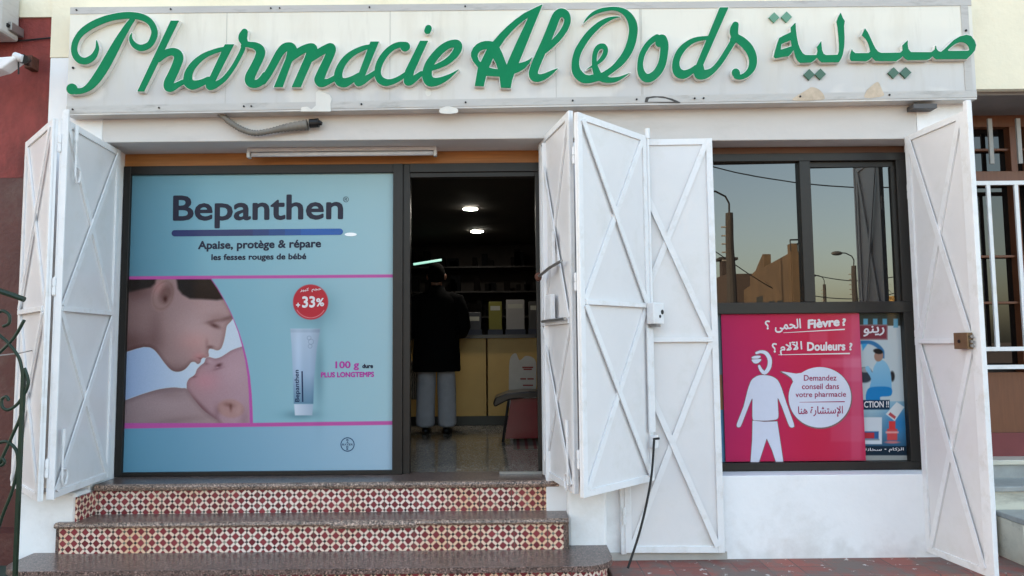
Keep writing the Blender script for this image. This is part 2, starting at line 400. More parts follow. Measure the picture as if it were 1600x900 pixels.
def shape(mb, els, org, sc, Y, depth=0.0, lev=0.0, step=4.0):
    gx, gy, F = glyph_field(els, step); loops = contours(gx, gy, F, lev)
    fn = lambda x, y: at(org[0] + x / sc, org[1] + y / sc, Y)
    for g in islands(loops):
        if depth: mb.prism(g, fn, (0, depth, 0))
        else: mb.sheet(g, fn)
    return mb

def text_mb(mb, s, org, u, v, Y, bold=0.0, depth=0.0, res=3):
    """text fitted to the parallelogram org + a*u + b*v (photo units) on the plane y=Y; v points up; bold thickens the strokes"""
    c = bpy.data.curves.new('t', 'FONT'); c.body = s; c.resolution_u = res; c.fill_mode = 'FRONT'
    o = bpy.data.objects.new('t', c); COL.objects.link(o)
    me = bpy.data.meshes.new_from_object(o.evaluated_get(bpy.context.evaluated_depsgraph_get()))
    bpy.data.objects.remove(o); V = np.array([q.co[:2] for q in me.vertices]); lo = V.min(0) - bold; ext = V.max(0) + bold - lo
    F = [tuple(p.vertices) for p in me.polygons]
    offs = [(0, 0)] + ([(bold * math.cos(k * math.pi / 4), bold * math.sin(k * math.pi / 4)) for k in range(8)] if bold else [])
    for k, d in enumerate(offs):
        Q = (V + np.array(d) - lo) / ext
        mb.add([at(org[0] + a * u[0] + b * v[0], org[1] + a * u[1] + b * v[1], Y - k * .0001) for a, b in Q], F)
    bpy.data.meshes.remove(me); return mb
def textbox(mb, s, x0, y0, x1, y1, Y, tilt=0, bold=0.0, slant=0):
    return text_mb(mb, s, (x0, y1), (x1 - x0, tilt), (slant, y0 - y1), Y, bold)

def painted(name, x0, x1, z0, z1, Y, n, fn, m, parent=None, depth=0.0):
    """flat print on the plane y=Y with its own colours per point; fn(px,py)->rgb arrays"""
    nx, nz = n; gx = np.linspace(x0, x1, nx); gz = np.linspace(z0, z1, nz); XX, ZZ = np.meshgrid(gx, gz)
    D = np.stack([XX, np.full(XX.shape, Y), ZZ - CZ], -1)
    k = D @ np.array(fv); px = 800 + FPX * (D @ np.array(rv)) / k; py = 450 - FPX * (D @ np.array(uv)) / k
    rgb = np.clip(fn(px, py), 0, 255) / 255; rgb = np.where(rgb <= 0.04045, rgb / 12.92, ((rgb + 0.055) / 1.055) ** 2.4)
    base = np.array(wloc(parent)) if parent else np.zeros(3)
    co = np.stack([XX, np.full(XX.shape, Y), ZZ], -1).reshape(-1, 3) - base
    idx = np.arange(nx * nz).reshape(nz, nx); q = np.stack([idx[:-1, :-1], idx[:-1, 1:], idx[1:, 1:], idx[1:, :-1]], -1).reshape(-1, 4)
    me = bpy.data.meshes.new(name); me.vertices.add(len(co)); me.vertices.foreach_set('co', co.ravel())
    me.loops.add(q.size); me.loops.foreach_set('vertex_index', q.ravel().astype(np.int32))
    me.polygons.add(len(q)); me.polygons.foreach_set('loop_start', np.arange(0, q.size, 4, dtype=np.int32)); me.update(calc_edges=True)
    a = me.color_attributes.new('print', 'FLOAT_COLOR', 'POINT'); a.data.foreach_set('color', np.concatenate([rgb, np.ones(rgb.shape[:2] + (1,))], -1).astype(np.float32).ravel())
    me.materials.append(m); o = bpy.data.objects.new(name, me); COL.objects.link(o)
    if parent: o.parent = parent
    return o

# ------------------------------------------------------------------ key planes
YW, YG, YS = 4.98, 5.30, 4.875       # wall face, glazing plane, sign face
ZT = 0.575                          # threshold height
KW = 5.17 / 5.30; WD = .13            # the window sits further forward in its opening than the shopfront
WX = lambda x: x * KW
WZ = lambda z: CZ + (z - CZ) * KW
OX0, OX1, PX0, PX1 = -2.82, 2.88, 0.215, 0.74   # opening and pier

# ------------------------------------------------------------------ ground
g = MB(); g.add([(-600, -600, 0), (600, -600, 0), (600, 600, 0), (-600, 600, 0)], [(0, 1, 2, 3)])
structure(g.build('street_ground', mat('worn_street', (128, 112, 100), 0.9, var=0.15, scale=3, bump=0.4, bscale=30)))
g = MB().box(-3.6, 9, 3.4, 4.60, 0.0, 0.012); structure(g.build('pavement', PAVERS, bevel=0.004))
g = MB().box(0.60, 3.30, 4.615, 5.02, 0.0, 0.055); structure(g.build('pavement_ledge', PAVERS, bevel=0.008))

# ------------------------------------------------------------------ pharmacy building
ph = thing('pharmacy_building', (0, 5.2, 0), 'white ground floor shopfront with cream wall above, carrying the long green lettered sign', 'building')
for bx in ((-3.20, OX0, YW, 5.40, 0, 3.50), (PX0, PX1, YW, 5.40, 0, 2.866), (PX1 + .001, 2.807, YW, 5.395, 0, WZ(ZT) - .002), (2.808, 3.195, YW, 5.40, 0, 3.50)):
    MB().box(*bx).build('wall', WALL_WHITE, ph, bevel=0.006)     # left pillar, pier, wall under the window, right pillar
SHADED_WHITE = mat('shaded_white_paint', (204, 199, 195), .8, var=.05, scale=2.5, bump=.25, bscale=12, stain=(176, 168, 160), stain_amt=.5, stain_scale=1.5, stretch=(.5, 1, 2))  # lintel white darkened for the shade under the sign, plus stains
MB().box(OX0, .45, YW + .0005, 5.40, 2.895, 3.50).build('lintel', SHADED_WHITE, ph, bevel=.006)
MB().box(.4505, 2.806, YW + .0005, 5.40, 2.868, 3.50).build('lintel', SHADED_WHITE, ph, bevel=.006)
MB().box(-3.20, 3.195, YW - .002, 5.40, 3.502, 5.2).build('upper_wall', WALL_CREAM, ph)
MB().box(-3.2, 3.195, 5.42, 12.3, 3.2, 5.0).build('roof', WALL_CREAM, ph)
c = MB().box(0.70, 0.735, YW - 0.035, YW - .001, 0.10, 2.88); c.build('jamb_strip', WHITE_BAR, ph, bevel=0.003)
MB().box(0.52, 1.40, YW - .012, YW - .001, 0.056, 0.105).build('plinth', mat('grey_plinth', (176, 172, 166), 0.8, bump=0.3), ph)
MB().box(OX0 + .002, PX0 - .002, 5.285, 5.36, 2.803, 2.893).build('timber_head', WOOD, ph)
MB().box(PX1 + .002, 2.806, 5.16, 5.26, WZ(2.852), 2.866).build('timber_head', WOOD_DARK, ph)

# shop window and doorway frame (one welded aluminium front)
fr = MB(); y0, y1 = 5.268, 5.352
fr.box(OX0 + .004, -2.765, y0, y1, ZT, 2.80)      # left stile
fr.box(-2.765, -0.856, y0, y1, 2.737, 2.80)       # head over the poster
fr.box(-2.765, -0.856, y0, y1, ZT, 0.605)         # foot
fr.box(-0.856, -0.785, y0 - .006, y1, ZT, 2.80)
fr.box(-0.785, -0.735, y0 + .012, y1, ZT, 2.80)
fr.box(-0.735, PX0 - .004, y0, y1, 2.735, 2.80); fr.box(-0.735, 0.175, y0 + .015, y1, 2.70, 2.735)
fr.box(0.175, PX0 - .004, y0 + .01, y1, ZT, 2.735)
fr.build('shopfront_frame', BRONZE, ph, bevel=0.003)
sf = MB().box(-0.10, 0.20, 5.235, 5.262, ZT, 0.592); sf.build('threshold_strip', STEEL, ph)
# right window
wf = MB(); y0, y1 = 5.268 - WD, 5.352 - WD
def wbox(m, x0, x1, ya, yb, z0, z1): return m.box(WX(x0) if x0 != PX1 else PX1 + .004, WX(x1), ya, yb, WZ(z0), WZ(z1))
OXW = 2.876
for q in ((PX1, OXW, 2.792, 2.85), (PX1, OXW, 1.683, 1.764), (PX1, OXW, ZT, 0.632), (PX1, 0.82, 0.632, 1.683), (PX1, 0.82, 1.764, 2.792), (2.80, OXW, 0.632, 1.683), (2.80, OXW, 1.764, 2.792)): wbox(wf, q[0], q[1], y0, y1, q[2], q[3])
wbox(wf, 2.096, 2.175, y0 - .004, y1, 1.764, 2.792)
win = wf.build('window_frame', BRONZE, ph, bevel=0.003)
ka = math.tan(R(1.15))
for xa, xb in ((0.82, 2.096), (2.175, 2.80)):
    m = MB(); m.prism([[(WX(xa), WZ(1.764)), (WX(xb), WZ(1.764)), (WX(xb), WZ(2.792)), (WX(xa), WZ(2.792))]], lambda x, z: (x, 5.308 - WD + (WX(xb) - x) * ka, z), (0, .005, 0)); m.build('pane', WINDOW_GLASS, win)
wbox(wbox(MB(), 2.175, 2.80, 5.300 - WD, 5.306 - WD, 2.752, 2.790), 2.77, 2.80, 5.29 - WD, 5.306 - WD, 1.765, 2.751).build('inner_sash', mat('dark_sash', (38, 35, 31), 0.5), win)
MB().box(0.80, 2.80, 5.42 - WD, 5.43 - WD, 0.60, 1.70).build('backing_board', DARK, ph)

# ------------------------------------------------------------------ interior
structure(MB().box(-2.9, 2.9, 5.365, 11.0, 0.50, 0.57).build('interior_floor', FLOOR_TERRAZZO))
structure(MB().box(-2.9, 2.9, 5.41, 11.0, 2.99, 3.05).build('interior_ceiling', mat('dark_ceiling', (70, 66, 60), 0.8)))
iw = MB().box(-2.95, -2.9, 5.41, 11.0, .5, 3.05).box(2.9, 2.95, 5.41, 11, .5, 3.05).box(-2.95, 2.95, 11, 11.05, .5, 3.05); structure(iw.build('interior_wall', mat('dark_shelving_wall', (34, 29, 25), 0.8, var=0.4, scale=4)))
lampm = emit('lit_diffuser', (1, 0.92, 0.80), 24.0)
for i, (x, y, lab) in enumerate(((-0.449, 8.0, 'round lit ceiling downlight nearer the door'), (-0.452, 9.6, 'round lit ceiling downlight farther back in the shop'))):
    t = thing('ceiling_downlight', (x, y, 2.985), lab, 'ceiling lamp', 'downlights in the shop ceiling')
    d = MB(); d.tube([(x, y, 2.988), (x, y, 2.972)], 0.078, 24); d.build('diffuser', lampm, t)
    d = MB(); N = 24
    for k in range(N):
        a0, a1 = 2 * math.pi * k / N, 2 * math.pi * (k + 1) / N
        P = lambda a, r, z: (x + r * math.cos(a), y + r * math.sin(a), z)
        d.add([P(a0, .08, 2.988), P(a1, .08, 2.988), P(a1, .09, 2.988), P(a0, .09, 2.988), P(a0, .08, 2.975), P(a1, .08, 2.975), P(a1, .09, 2.98), P(a0, .09, 2.98)], [(4, 5, 6, 7), (0, 4, 5, 1)[::-1], (3, 2, 6, 7)])
    d.build('trim_ring', mat('dark_trim', (60, 58, 56), .5), t)
t = MB(); t.tube([at(646, 413, 9.9), at(690, 406, 9.9)], 0.016, 8); ls = t.build('shelf_lamp', emit('greenish_tube', (0.45, 1.0, 0.8), 0.14)); tag(ls, 'slanting greenish strip light glowing at the back of the shop', 'strip light')
# counter
ct = thing('shop_counter', (0, 8.7, 0.57), 'long yellow wood panelled counter with dark base inside the shop', 'counter')
YEL = mat('yellow_laminate', (196, 160, 92), 0.45, var=0.08, scale=2)
MB().box(-2.4, -0.305, 8.45, 9.1, 0.68, 1.56).build('front_panel', YEL, ct); MB().box(-0.285, 1.8, 8.45, 9.1, 0.68, 1.56).build('front_panel', YEL, ct)
MB().box(-2.4, 1.8, 8.50, 9.1, 0.572, 0.68).build('kick_board', BLACK, ct); MB().box(-2.45, 1.85, 8.40, 9.15, 1.56, 1.60).build('counter_top', mat('dark_top', (40, 40, 46), 0.3), ct)
def disp(name, x0, x1, z1, y, col, lab, slope=0.0):
    t = thing(name, ((x0 + x1) / 2, y, 1.60), lab, 'display box'); m = MB()
    m.box(x0, x1, y, y + .16, 1.601, z1); m.build('carton', mat(name + '_card', col, 0.6), t, bevel=0.004)
    MB().box(x0 - .01, x1 + .01, y - .02, y - .002, 1.601, 1.66).build('front_lip', mat('navy_card', (28, 34, 54), 0.5), t)
    MB().box(x0 + .02, x1 - .02, y - .0015, y - .0005, z1 - .10, z1 - .05).build('printed_band', mat('pale_band', (150, 150, 140), 0.5), t)
disp('carton_display', -0.54, -0.36, 1.86, 8.46, (52, 54, 60), 'dark grey display carton on the counter beside the customer')
disp('carton_display', -0.27, -0.12, 1.98, 8.46, (104, 100, 34), 'yellow display carton standing on the shop counter')
disp('carton_display', -0.07, 0.14, 2.00, 8.46, (132, 130, 130), 'tall pale display carton on the counter right of the yellow one')
disp('carton_display', 0.19, 0.34, 1.98, 8.46, (60, 58, 58), 'grey display carton at the right end of the counter, half behind the door jamb')
# white promotional cut-out leaning against the counter
cu = thing('cardboard_cutout', (0.18, 8.3, 0.57), 'white rounded cardboard promotional cutout with red writing, behind the red chair', 'display stand')
ce = [('C', [(797, 560), (806, 552), (812, 563), (822, 556), (836, 562), (838, 585), (836, 640), (830, 700), (800, 700), (796, 640), (795, 590)])]
shape(MB(), ce, (0, 0), 1, 8.28, 0.01, step=1.0).build('board', mat('white_card', (200, 196, 190), 0.6), cu)
cm = MB(); textbox(cm, 'Soin', 817, 572, 832, 579, 8.275, bold=.02); textbox(cm, 'bio', 815, 589, 824, 596, 8.275, bold=.02); textbox(cm, 'santé', 817, 600, 832, 606, 8.275, bold=.02)
cm = MB()
for (xa, xb, yy) in ((816, 833, 574), (818, 831, 577), (813, 822, 592), (824, 834, 592), (817, 833, 602)): cm.bar(at(xa, yy, 8.278), at(xb, yy, 8.278), (0, -1, 0), 0.016, 0.001)
cm.build('red_print', mat('dull_red_print', (150, 62, 56), 0.6), cu)
# chair
ch = thing('visitor_chair', (0.15, 7.1, 0.57), 'dark padded chair with red panelled base just inside the shop door', 'chair')
m = MB(); pf = [(-0.19, 0.93), (-0.17, 0.985), (-0.05, 1.03), (0.15, 1.045), (0.45, 1.03), (0.45, 0.985), (0.12, 0.985), (-0.04, 0.965), (-0.12, 0.925), (-0.17, 0.90)]
m.prism([pf], lambda x, z: (x, 6.95, z), (0, .46, 0)); m.build('seat_cushion', mat('dark_vinyl', (34, 26, 24), 0.3), ch, bevel=0.015)
m = MB(); m.prism([[(-0.02, 0.975), (0.45, 0.975), (0.45, 0.60), (-0.08, 0.60)]], lambda x, z: (x, 7.02, z), (0, .03, 0)); m.build('red_panel', mat('red_panel_paint', (120, 26, 34), 0.3, var=.1), ch)
for (x, y) in ((-0.10, 6.99), (0.42, 6.99), (-0.10, 7.38), (0.42, 7.38)):
    m = MB(); m.tube([(x + .06, y, .97), (x, y, .572)], .012, 8); m.build('leg', BLACK_IRON, ch)
m = MB()
tm_ = MB().box(.0, .40, 6.50, 7.40, .5705, .5735); mt_ = tm_.build('striped_sheet', mat('grey_sheet', (120, 112, 102), .8)); tag(mt_, 'thin red striped sheet on the shop floor under the chair', 'mat')  # thin grey sheet on the floor carrying red stripes
m2_ = MB()
for k in range(5): m2_.box(.03 + k * .075, .055 + k * .075, 6.50, 7.40, .574, .576)
m2_.build('red_stripes', mat('dull_red_stripe', (112, 42, 44), .7), mt_)
# shelf edge things at the right of the doorway
m = MB().box(0.24, 0.60, 6.6, 7.0, 0.572, 2.3); tag(m.build('tall_cabinet', mat('dark_cabinet', (40, 37, 35), .4)), 'tall dark cabinet just inside the doorway on the right', 'cabinet')

sv = thing('medicine_shelves', (-.4, 10.7, .57), 'dim wall shelves packed with small medicine boxes at the back of the shop', 'shelves')
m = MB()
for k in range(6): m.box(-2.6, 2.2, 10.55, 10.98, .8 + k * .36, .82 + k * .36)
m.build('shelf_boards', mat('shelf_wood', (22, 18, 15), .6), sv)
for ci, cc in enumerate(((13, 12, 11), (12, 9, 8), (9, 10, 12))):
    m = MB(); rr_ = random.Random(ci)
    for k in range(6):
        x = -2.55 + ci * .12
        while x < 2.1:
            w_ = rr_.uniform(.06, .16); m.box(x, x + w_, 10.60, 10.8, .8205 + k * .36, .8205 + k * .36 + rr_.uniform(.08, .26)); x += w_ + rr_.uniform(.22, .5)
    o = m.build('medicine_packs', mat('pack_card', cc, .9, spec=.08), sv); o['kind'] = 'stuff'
# people ---------------------------------------------------------------
def skin_mesh(name, verts, edges, m, parent, sub=2, label=None):
    base = wloc(parent); me = bpy.data.meshes.new(name); me.from_pydata([tuple(Vector(v[:3]) - base) for v in verts], edges, [])
    o = bpy.data.objects.new(name, me); COL.objects.link(o); me.materials.append(m)
    o.modifiers.new('skin', 'SKIN')
    lay = me.skin_vertices[0] if me.skin_vertices else None
    if lay is None:
        bm = bmesh.new(); bm.from_mesh(me); bm.verts.layers.skin.verify(); bm.to_mesh(me); bm.free(); lay = me.skin_vertices[0]
    for i, v in enumerate(verts): lay.data[i].radius = (v[3], v[4] if len(v) > 4 else v[3]); lay.data[i].use_root = (i == 0)
    s = o.modifiers.new('sub', 'SUBSURF'); s.levels = sub; s.render_levels = sub
    ev = o.evaluated_get(bpy.context.evaluated_depsgraph_get()); m2 = bpy.data.meshes.new_from_object(ev)
    o.modifiers.clear(); o.data = m2; bpy.data.meshes.remove(me); m2.name = name
    for p in m2.polygons: p.use_smooth = True
    if not m2.materials: m2.materials.append(m)
    o.parent = parent; return o
def person(x, y, z, label, H, skinm, jacket, trouser, hairm, hood=False):
    t = thing('person', (x, y, z), label, 'person'); k = H / 1.75
    P = lambda a, b, c, r, r2=None: (x + a * k, y + b * k, z + c * k, r * k, (r2 or r) * k)
    # body: one continuous figure
    V = [P(0, 0, .95, .11, .08), P(0, 0, 1.12, .12, .09), P(0, 0, 1.32, .15, .10), P(0, .0, 1.45, .07), P(0, .01, 1.53, .05), P(0, .02, 1.62, .082, .095), P(0, .02, 1.70, .07, .085),
         P(-.09, 0, .86, .085), P(-.095, .02, .50, .06), P(-.10, 0, .10, .042), P(-.10, .12, .04, .04), P(.09, 0, .86, .085), P(.095, .02, .50, .06), P(.10, 0, .10, .042), P(.10, .12, .04, .04),
         P(-.20, 0, 1.40, .06), P(-.26, .03, 1.12, .045), P(-.20, .26, 1.02, .035), P(-.17, .36, 1.04, .03), P(.20, 0, 1.40, .06), P(.26, .03, 1.12, .045), P(.20, .26, 1.02, .035), P(.17, .36, 1.04, .03)]
    E = [(0, 1), (1, 2), (2, 3), (3, 4), (4, 5), (5, 6), (0, 7), (7, 8), (8, 9), (9, 10), (0, 11), (11, 12), (12, 13), (13, 14), (2, 15), (15, 16), (16, 17), (17, 18), (2, 19), (19, 20), (20, 21), (21, 22)]
    skin_mesh('body', V, E, skinm, t)
    m = MB(); N = 28; RINGS = [(.635, .240, .185), (.65, .250, .192), (.80, .246, .190), (.98, .230, .172), (1.14, .220, .150), (1.30, .234, .148), (1.38, .228, .140), (1.44, .165, .115), (1.48, .100, .092), (1.53, .080, .080)]; fr_ = random.Random(5)
    ph_ = [fr_.uniform(0, 6.28) for _ in range(6)]
    for z_, rx, ry in RINGS:
        for i in range(N):
            t_ = 2 * math.pi * i / N; w_ = 1 + .025 * math.sin(3 * t_ + 5 * z_ + ph_[0]) + .02 * math.sin(7 * t_ - 9 * z_ + ph_[1])
            m.v.append((x + rx * k * w_ * math.cos(t_), y + ry * k * w_ * math.sin(t_), z + z_ * k))
    for r_ in range(len(RINGS) - 1):
        for i in range(N): j = (i + 1) % N; m.f.append((r_ * N + i, r_ * N + j, (r_ + 1) * N + j, (r_ + 1) * N + i))
    for sd_ in (-1, 1):
        m.tube([(x + sd_ * .13 * k, y, z + 1.40 * k), (x + sd_ * .215 * k, y, z + 1.37 * k), (x + sd_ * .262 * k, y + .01, z + 1.25 * k), (x + sd_ * .285 * k, y + .03, z + 1.10 * k), (x + sd_ * .255 * k, y + .14, z + 1.04 * k), (x + sd_ * .20 * k, y + .27, z + 1.03 * k)], [.07 * k, .088 * k, .08 * k, .075 * k, .066 * k, .055 * k], 14)
    m.build('jacket', jacket, t, smooth=True)
    V = [P(0, 0, .90, .11, .08), P(-.09, 0, .78, .095), P(-.11, .02, .48, .11), P(-.115, .015, .30, .103), P(-.115, 0, .12, .108), P(-.115, .01, .06, .112), P(.09, 0, .78, .095), P(.105, .03, .48, .108), P(.108, .02, .30, .102), P(.11, 0, .12, .106), P(.11, .01, .06, .11)]
    skin_mesh('trousers', V, [(0, 1), (1, 2), (2, 3), (3, 4), (4, 5), (0, 6), (6, 7), (7, 8), (8, 9), (9, 10)], trouser, t)
    MB().ball((x, y - .005, z + 1.66 * k), .094 * k, .10 * k, .115 * k).build('hair', hairm, t, smooth=True)
    for s in (-1, 1):
        MB().ball((x + s * .092 * k, y + .015 * k, z + 1.625 * k), .016, .03, .034).build('ear', skinm, t, smooth=True)
        MB().ball((x + s * .11 * k, y + .07 * k, z + .03), .05, .14, .045).build('shoe', BLACK, t, smooth=True)
    return t
SKIN = mat('skin', (150, 108, 88), 0.5); HAIR = mat('dark_hair', (14, 12, 11), 0.9, spec=.1)
person(-.80, 7.75, .572, 'customer seen from behind in black jacket and grey trousers at the counter', 1.76, SKIN, mat('black_jacket', (12, 12, 13), 0.95, spec=.1), mat('grey_trousers', (166, 166, 172), 0.85, var=.12, scale=9, bump=.4, bscale=12), HAIR)
def zebra():
    m, t, bb = newmat('zebra_cloth'); tc = t.nodes.new('ShaderNodeTexCoord'); wv = t.nodes.new('ShaderNodeTexWave'); wv.inputs['Scale'].default_value = 14; wv.inputs['Distortion'].default_value = 6; wv.inputs['Detail'].default_value = 3
    t.links.new(tc.outputs['Object'], wv.inputs['Vector']); r = t.nodes.new('ShaderNodeValToRGB'); r.color_ramp.elements[0].position = .45; r.color_ramp.elements[1].position = .55
    r.color_ramp.elements[0].color = lin((26, 24, 22)) + (1,); r.color_ramp.elements[1].color = lin((140, 132, 120)) + (1,); t.links.new(wv.outputs[0], r.inputs[0]); t.links.new(r.outputs[0], bb.inputs['Base Color']); return m
zt = thing('shopping_bag', (-1.10, 8.3, .86), 'zebra striped cloth bag hung from the counter edge at the left of the customer', 'bag')
zm = MB(); zm.prism([[(-1.19, .90), (-.99, .88), (-.955, 1.30), (-1.16, 1.32)]], lambda x, z: (x - .06, 8.26, z), (0, .12, 0)); zm.build('cloth_body', zebra(), zt, bevel=.02)
zm = MB(); zm.tube([(-1.19, 8.32, 1.31), (-1.18, 8.34, 1.5), (-1.11, 8.38, 1.61), (-1.06, 8.34, 1.5), (-1.05, 8.32, 1.30)], .010, 6); zm.build('handle', BLACK, zt)

# ------------------------------------------------------------------ entrance steps
st = thing('entrance_steps', (-1.25, 4.75, 0), 'three terrazzo steps with red white and black tiled risers up to the shop door', 'steps')
def tread(x0, x1, yf, yb, zt, th, notch=None):
    pr = [(yb, zt), (yf + .018, zt), (yf + .005, zt - .006), (yf, zt - .018), (yf + .003, zt - th + .008), (yf + .012, zt - th), (yb, zt - th)]
    m = MB(); m.prism([pr], lambda y, z: (x0, y, z), (x1 - x0, 0, 0)); return m
def nose(x0, x1, yf, zt, th):
    pr = [(yf + .024, zt + .0012), (yf + .016, zt + .0012), (yf + .003, zt - .005), (yf - .0015, zt - .018), (yf + .0015, zt - th + .008), (yf + .012, zt - th - .001), (yf + .024, zt - th + .002)]
    m = MB(); m.prism([pr], lambda y, z: (x0, y, z), (x1 - x0, 0, 0)); return m
tread(OX0 + .03, 0.30, 4.972, 5.36, .5745, .042).build('tread', TERRAZZO, st)
nose(OX0 + .032, 0.298, 4.972, .5745, .042).build('worn_edge', TERRAZZO_NOSE, st)
MB().box(-2.786, 0.285, 5.0, 5.05, .378, .5325).build('riser', ZELLIGE, st)
tread(-2.905, 0.345, 4.742, 5.05, .378, .032).build('tread', TERRAZZO, st)
nose(-2.903, 0.343, 4.742, .378, .032).build('worn_edge', TERRAZZO_NOSE, st)
nose(-1.16, -0.62, 4.738, .372, .042).build('chipped_edge', TERRAZZO_NOSE, st)
MB().box(-2.886, 0.312, 4.772, 4.82, .185, .3455).build('riser', ZELLIGE, st)
MB().box(-2.800, -2.787, 4.79, 4.999, .379, .5325).build('side_riser', ZELLIGE, st)
MB().box(-2.904, -2.8865, 4.768, 4.83, .185, .3455).build('end_strip', TERRAZZO, st); MB().box(0.3125, 0.344, 4.768, 4.83, .185, .3455).build('end_strip', TERRAZZO, st)
# lowest tread with rounded ends
def slab(x0, x1, yf, yb, rad):
    P = [(x0, yb)]
    for k in range(13): a = math.pi + math.pi / 2 * k / 12; P.append((x0 + rad + rad * math.cos(a), yf + rad + rad * math.sin(a)))
    for k in range(13): a = 1.5 * math.pi + math.pi / 2 * k / 12; P.append((x1 - rad + rad * math.cos(a), yf + rad + rad * math.sin(a)))
    return P + [(x1, yb)]
m = MB(); m.prism([slab(-3.06, 0.595, 4.405, 4.90, .20)], lambda x, y: (x, y, .185), (0, 0, -.034)); m.build('tread', TERRAZZO, st, bevel=.011)
m = MB(); m.prism([slab(-3.03, 0.565, 4.435, 4.88, .19)], lambda x, y: (x, y, .1505), (0, 0, -.15)); m.build('riser', ZELLIGE, st)
# white cheek walls either side of the steps
MB().box(-3.20, -2.802, 4.80, YW - .001, .0, .560).build('cheek_wall', WALL_WHITE, ph, bevel=.02)
MB().box(.347, .60, 4.86, YW - .001, 0, .60).build('cheek_wall', WALL_WHITE, ph, bevel=.02)

# ------------------------------------------------------------------ folding steel shutters
def leaf(root, h, o, z0, z1, zm, lab=None, hf=None, extra=None, mid=True):
    """one sheet steel leaf between plan points h (hinge side) and o; braces on the side facing the street"""
    h = Vector((h[0], h[1], 0)); o = Vector((o[0], o[1], 0)); d = (o - h).normalized(); n = Vector((d.y, -d.x, 0))
    mid_p = (h + o) / 2
    if n.dot(Vector((0, 0, 0)) - mid_p) < 0: n = -n
    up = Vector((0, 0, 1)); L = (o - h).length
    m = MB(); A = h - n * .004; Bp = o - n * .004
    m.add([A + up * z0, Bp + up * z0, Bp + up * z1, A + up * z1, A - n * .003 + up * z0, Bp - n * .003 + up * z0, Bp - n * .003 + up * z1, A - n * .003 + up * z1],
          [(0, 1, 2, 3), (7, 6, 5, 4), (0, 4, 5, 1), (1, 5, 6, 2), (2, 6, 7, 3), (3, 7, 4, 0)])
    lf = m.build('leaf', WHITE_METAL, root, label=lab)
    W = .042; fr = MB()
    fr.bar(h + d * W / 2 + up * z0, h + d * W / 2 + up * z1, n, W, .030, -.022); fr.bar(o - d * W / 2 + up * z0, o - d * W / 2 + up * z1, n, W, .030, -.022)
    for z in (z0 + W / 2, z1 - W / 2): fr.bar(h + d * W + up * z, o - d * W + up * z, n, W, .028, -.021)
    fr.build('frame', WHITE_BAR, lf, bevel=.002)
    if mid: MB().bar(h + d * W + up * zm, o - d * W + up * zm, n, .030, .022, -.002).build('middle_rail', WHITE_BAR, lf, bevel=.002)
    for lo, hi in ((z0 + W, zm - .016), (zm + .016, z1 - W)):
        a0, a1 = h + d * (W + .004), o - d * (W + .004)
        MB().bar(a0 + up * lo, a1 + up * hi, n, .038, .012, -.003).build('brace', WHITE_BAR, lf)
        MB().bar(a1 + up * lo, a0 + up * hi, n, .038, .008, .0095).build('brace', WHITE_BAR, lf)
    return lf, h, o, d, n
def hinge(lf, x, y, z, r=.012, l=.10):
    m = MB(); m.tube([(x, y, z - l / 2), (x, y, z - .004)], r, 10); m.tube([(x, y, z + .004), (x, y, z + l / 2)], r, 10); m.tube([(x, y, z - l / 2 - .006), (x, y, z + l / 2 + .006)], r * .6, 8)
    m.build('hinge', WHITE_BAR, lf)
def hook(lf, p, z, l, n, d):
    p = Vector(p); P = [p + Vector((0, 0, z + l)), p + Vector((0, 0, z + .05))]
    pts = [p + Vector((0, 0, z + l)), p + Vector((0, 0, z + l * .5)), p + Vector((0, 0, z + .04)), p + d * .02 + Vector((0, 0, z + .005)), p + d * .045 + Vector((0, 0, z + .01)), p + d * .06 + Vector((0, 0, z + .05)), p + d * .055 + Vector((0, 0, z + .085)), p + d * .03 + Vector((0, 0, z + .10)), p + Vector((0, 0, z + .10))]
    m = MB(); m.tube(pts, .0065, 8); m.tube([p + Vector((0, 0, z + l - .02)), p + Vector((0, 0, z + l + .08))], .011, 8); m.build('drop_bolt', WHITE_BAR, lf)

s1 = thing('folding_shutter', (-2.77, 5.1, .6), 'leftmost pair of white steel shutter leaves, folded open beside the blue poster', 'shutter', 'white folding shutters of the shopfront')
lf, h, o, d, n = leaf(s1, (-2.775, 5.13), (-2.715, 4.385), .598, 2.877, 1.72)
for z in (2.72, 1.85, .78): hinge(lf, o.x - .020, o.y - .004, z)
hook(lf, o - d * .09 + n * .030, 2.50, .28, n, -d)
hook(lf, o - d * .07 + n * .030, .66, .26, n, -d)
MB().bar(o + n * .012 - d * .002 + Vector((0, 0, .60)), o + n * .012 - d * .002 + Vector((0, 0, 2.93)), Vector((0, -1, 0)), .035, .012).build('meeting_bar', WHITE_BAR, lf, bevel=.002)
lf, h, o, d, n = leaf(s1, (-2.765, 4.365), (-3.275, 4.885), .592, 2.872, 1.72)

s2 = thing('folding_shutter', (.22, 5.1, .6), 'middle pair of white shutter leaves folded out beside the open doorway, with lock box', 'shutter', 'white folding shutters of the shopfront')
lf, h, o, d, n = leaf(s2, (.205, 5.13), (.365, 4.44), .592, 2.915, 1.62)
lm = MB()
zz = 1.98; p = h + d * .42 + n * .03
m = MB(); m.bar(p + Vector((0, 0, 1.98)), p + Vector((0, 0, 2.20)), n, .07, .02); m.build('bolt_plate', WHITE_BAR, lf, bevel=.003)
m = MB(); q = h + d * .62 + n * .04; m.tube([q + Vector((0, 0, 1.99)), q - d * .22 + n * .015 + Vector((0, 0, 1.97)), q - d * .42 + n * .035 + Vector((0, 0, 1.93))], .010, 8); m.build('bolt_handle', STEEL, lf)
m = MB(); e = q - d * .42 + n * .035 + Vector((0, 0, 1.93)); m.ball(e, .024, .024, .03); m.build('bolt_knob', RUST, lf, smooth=True)
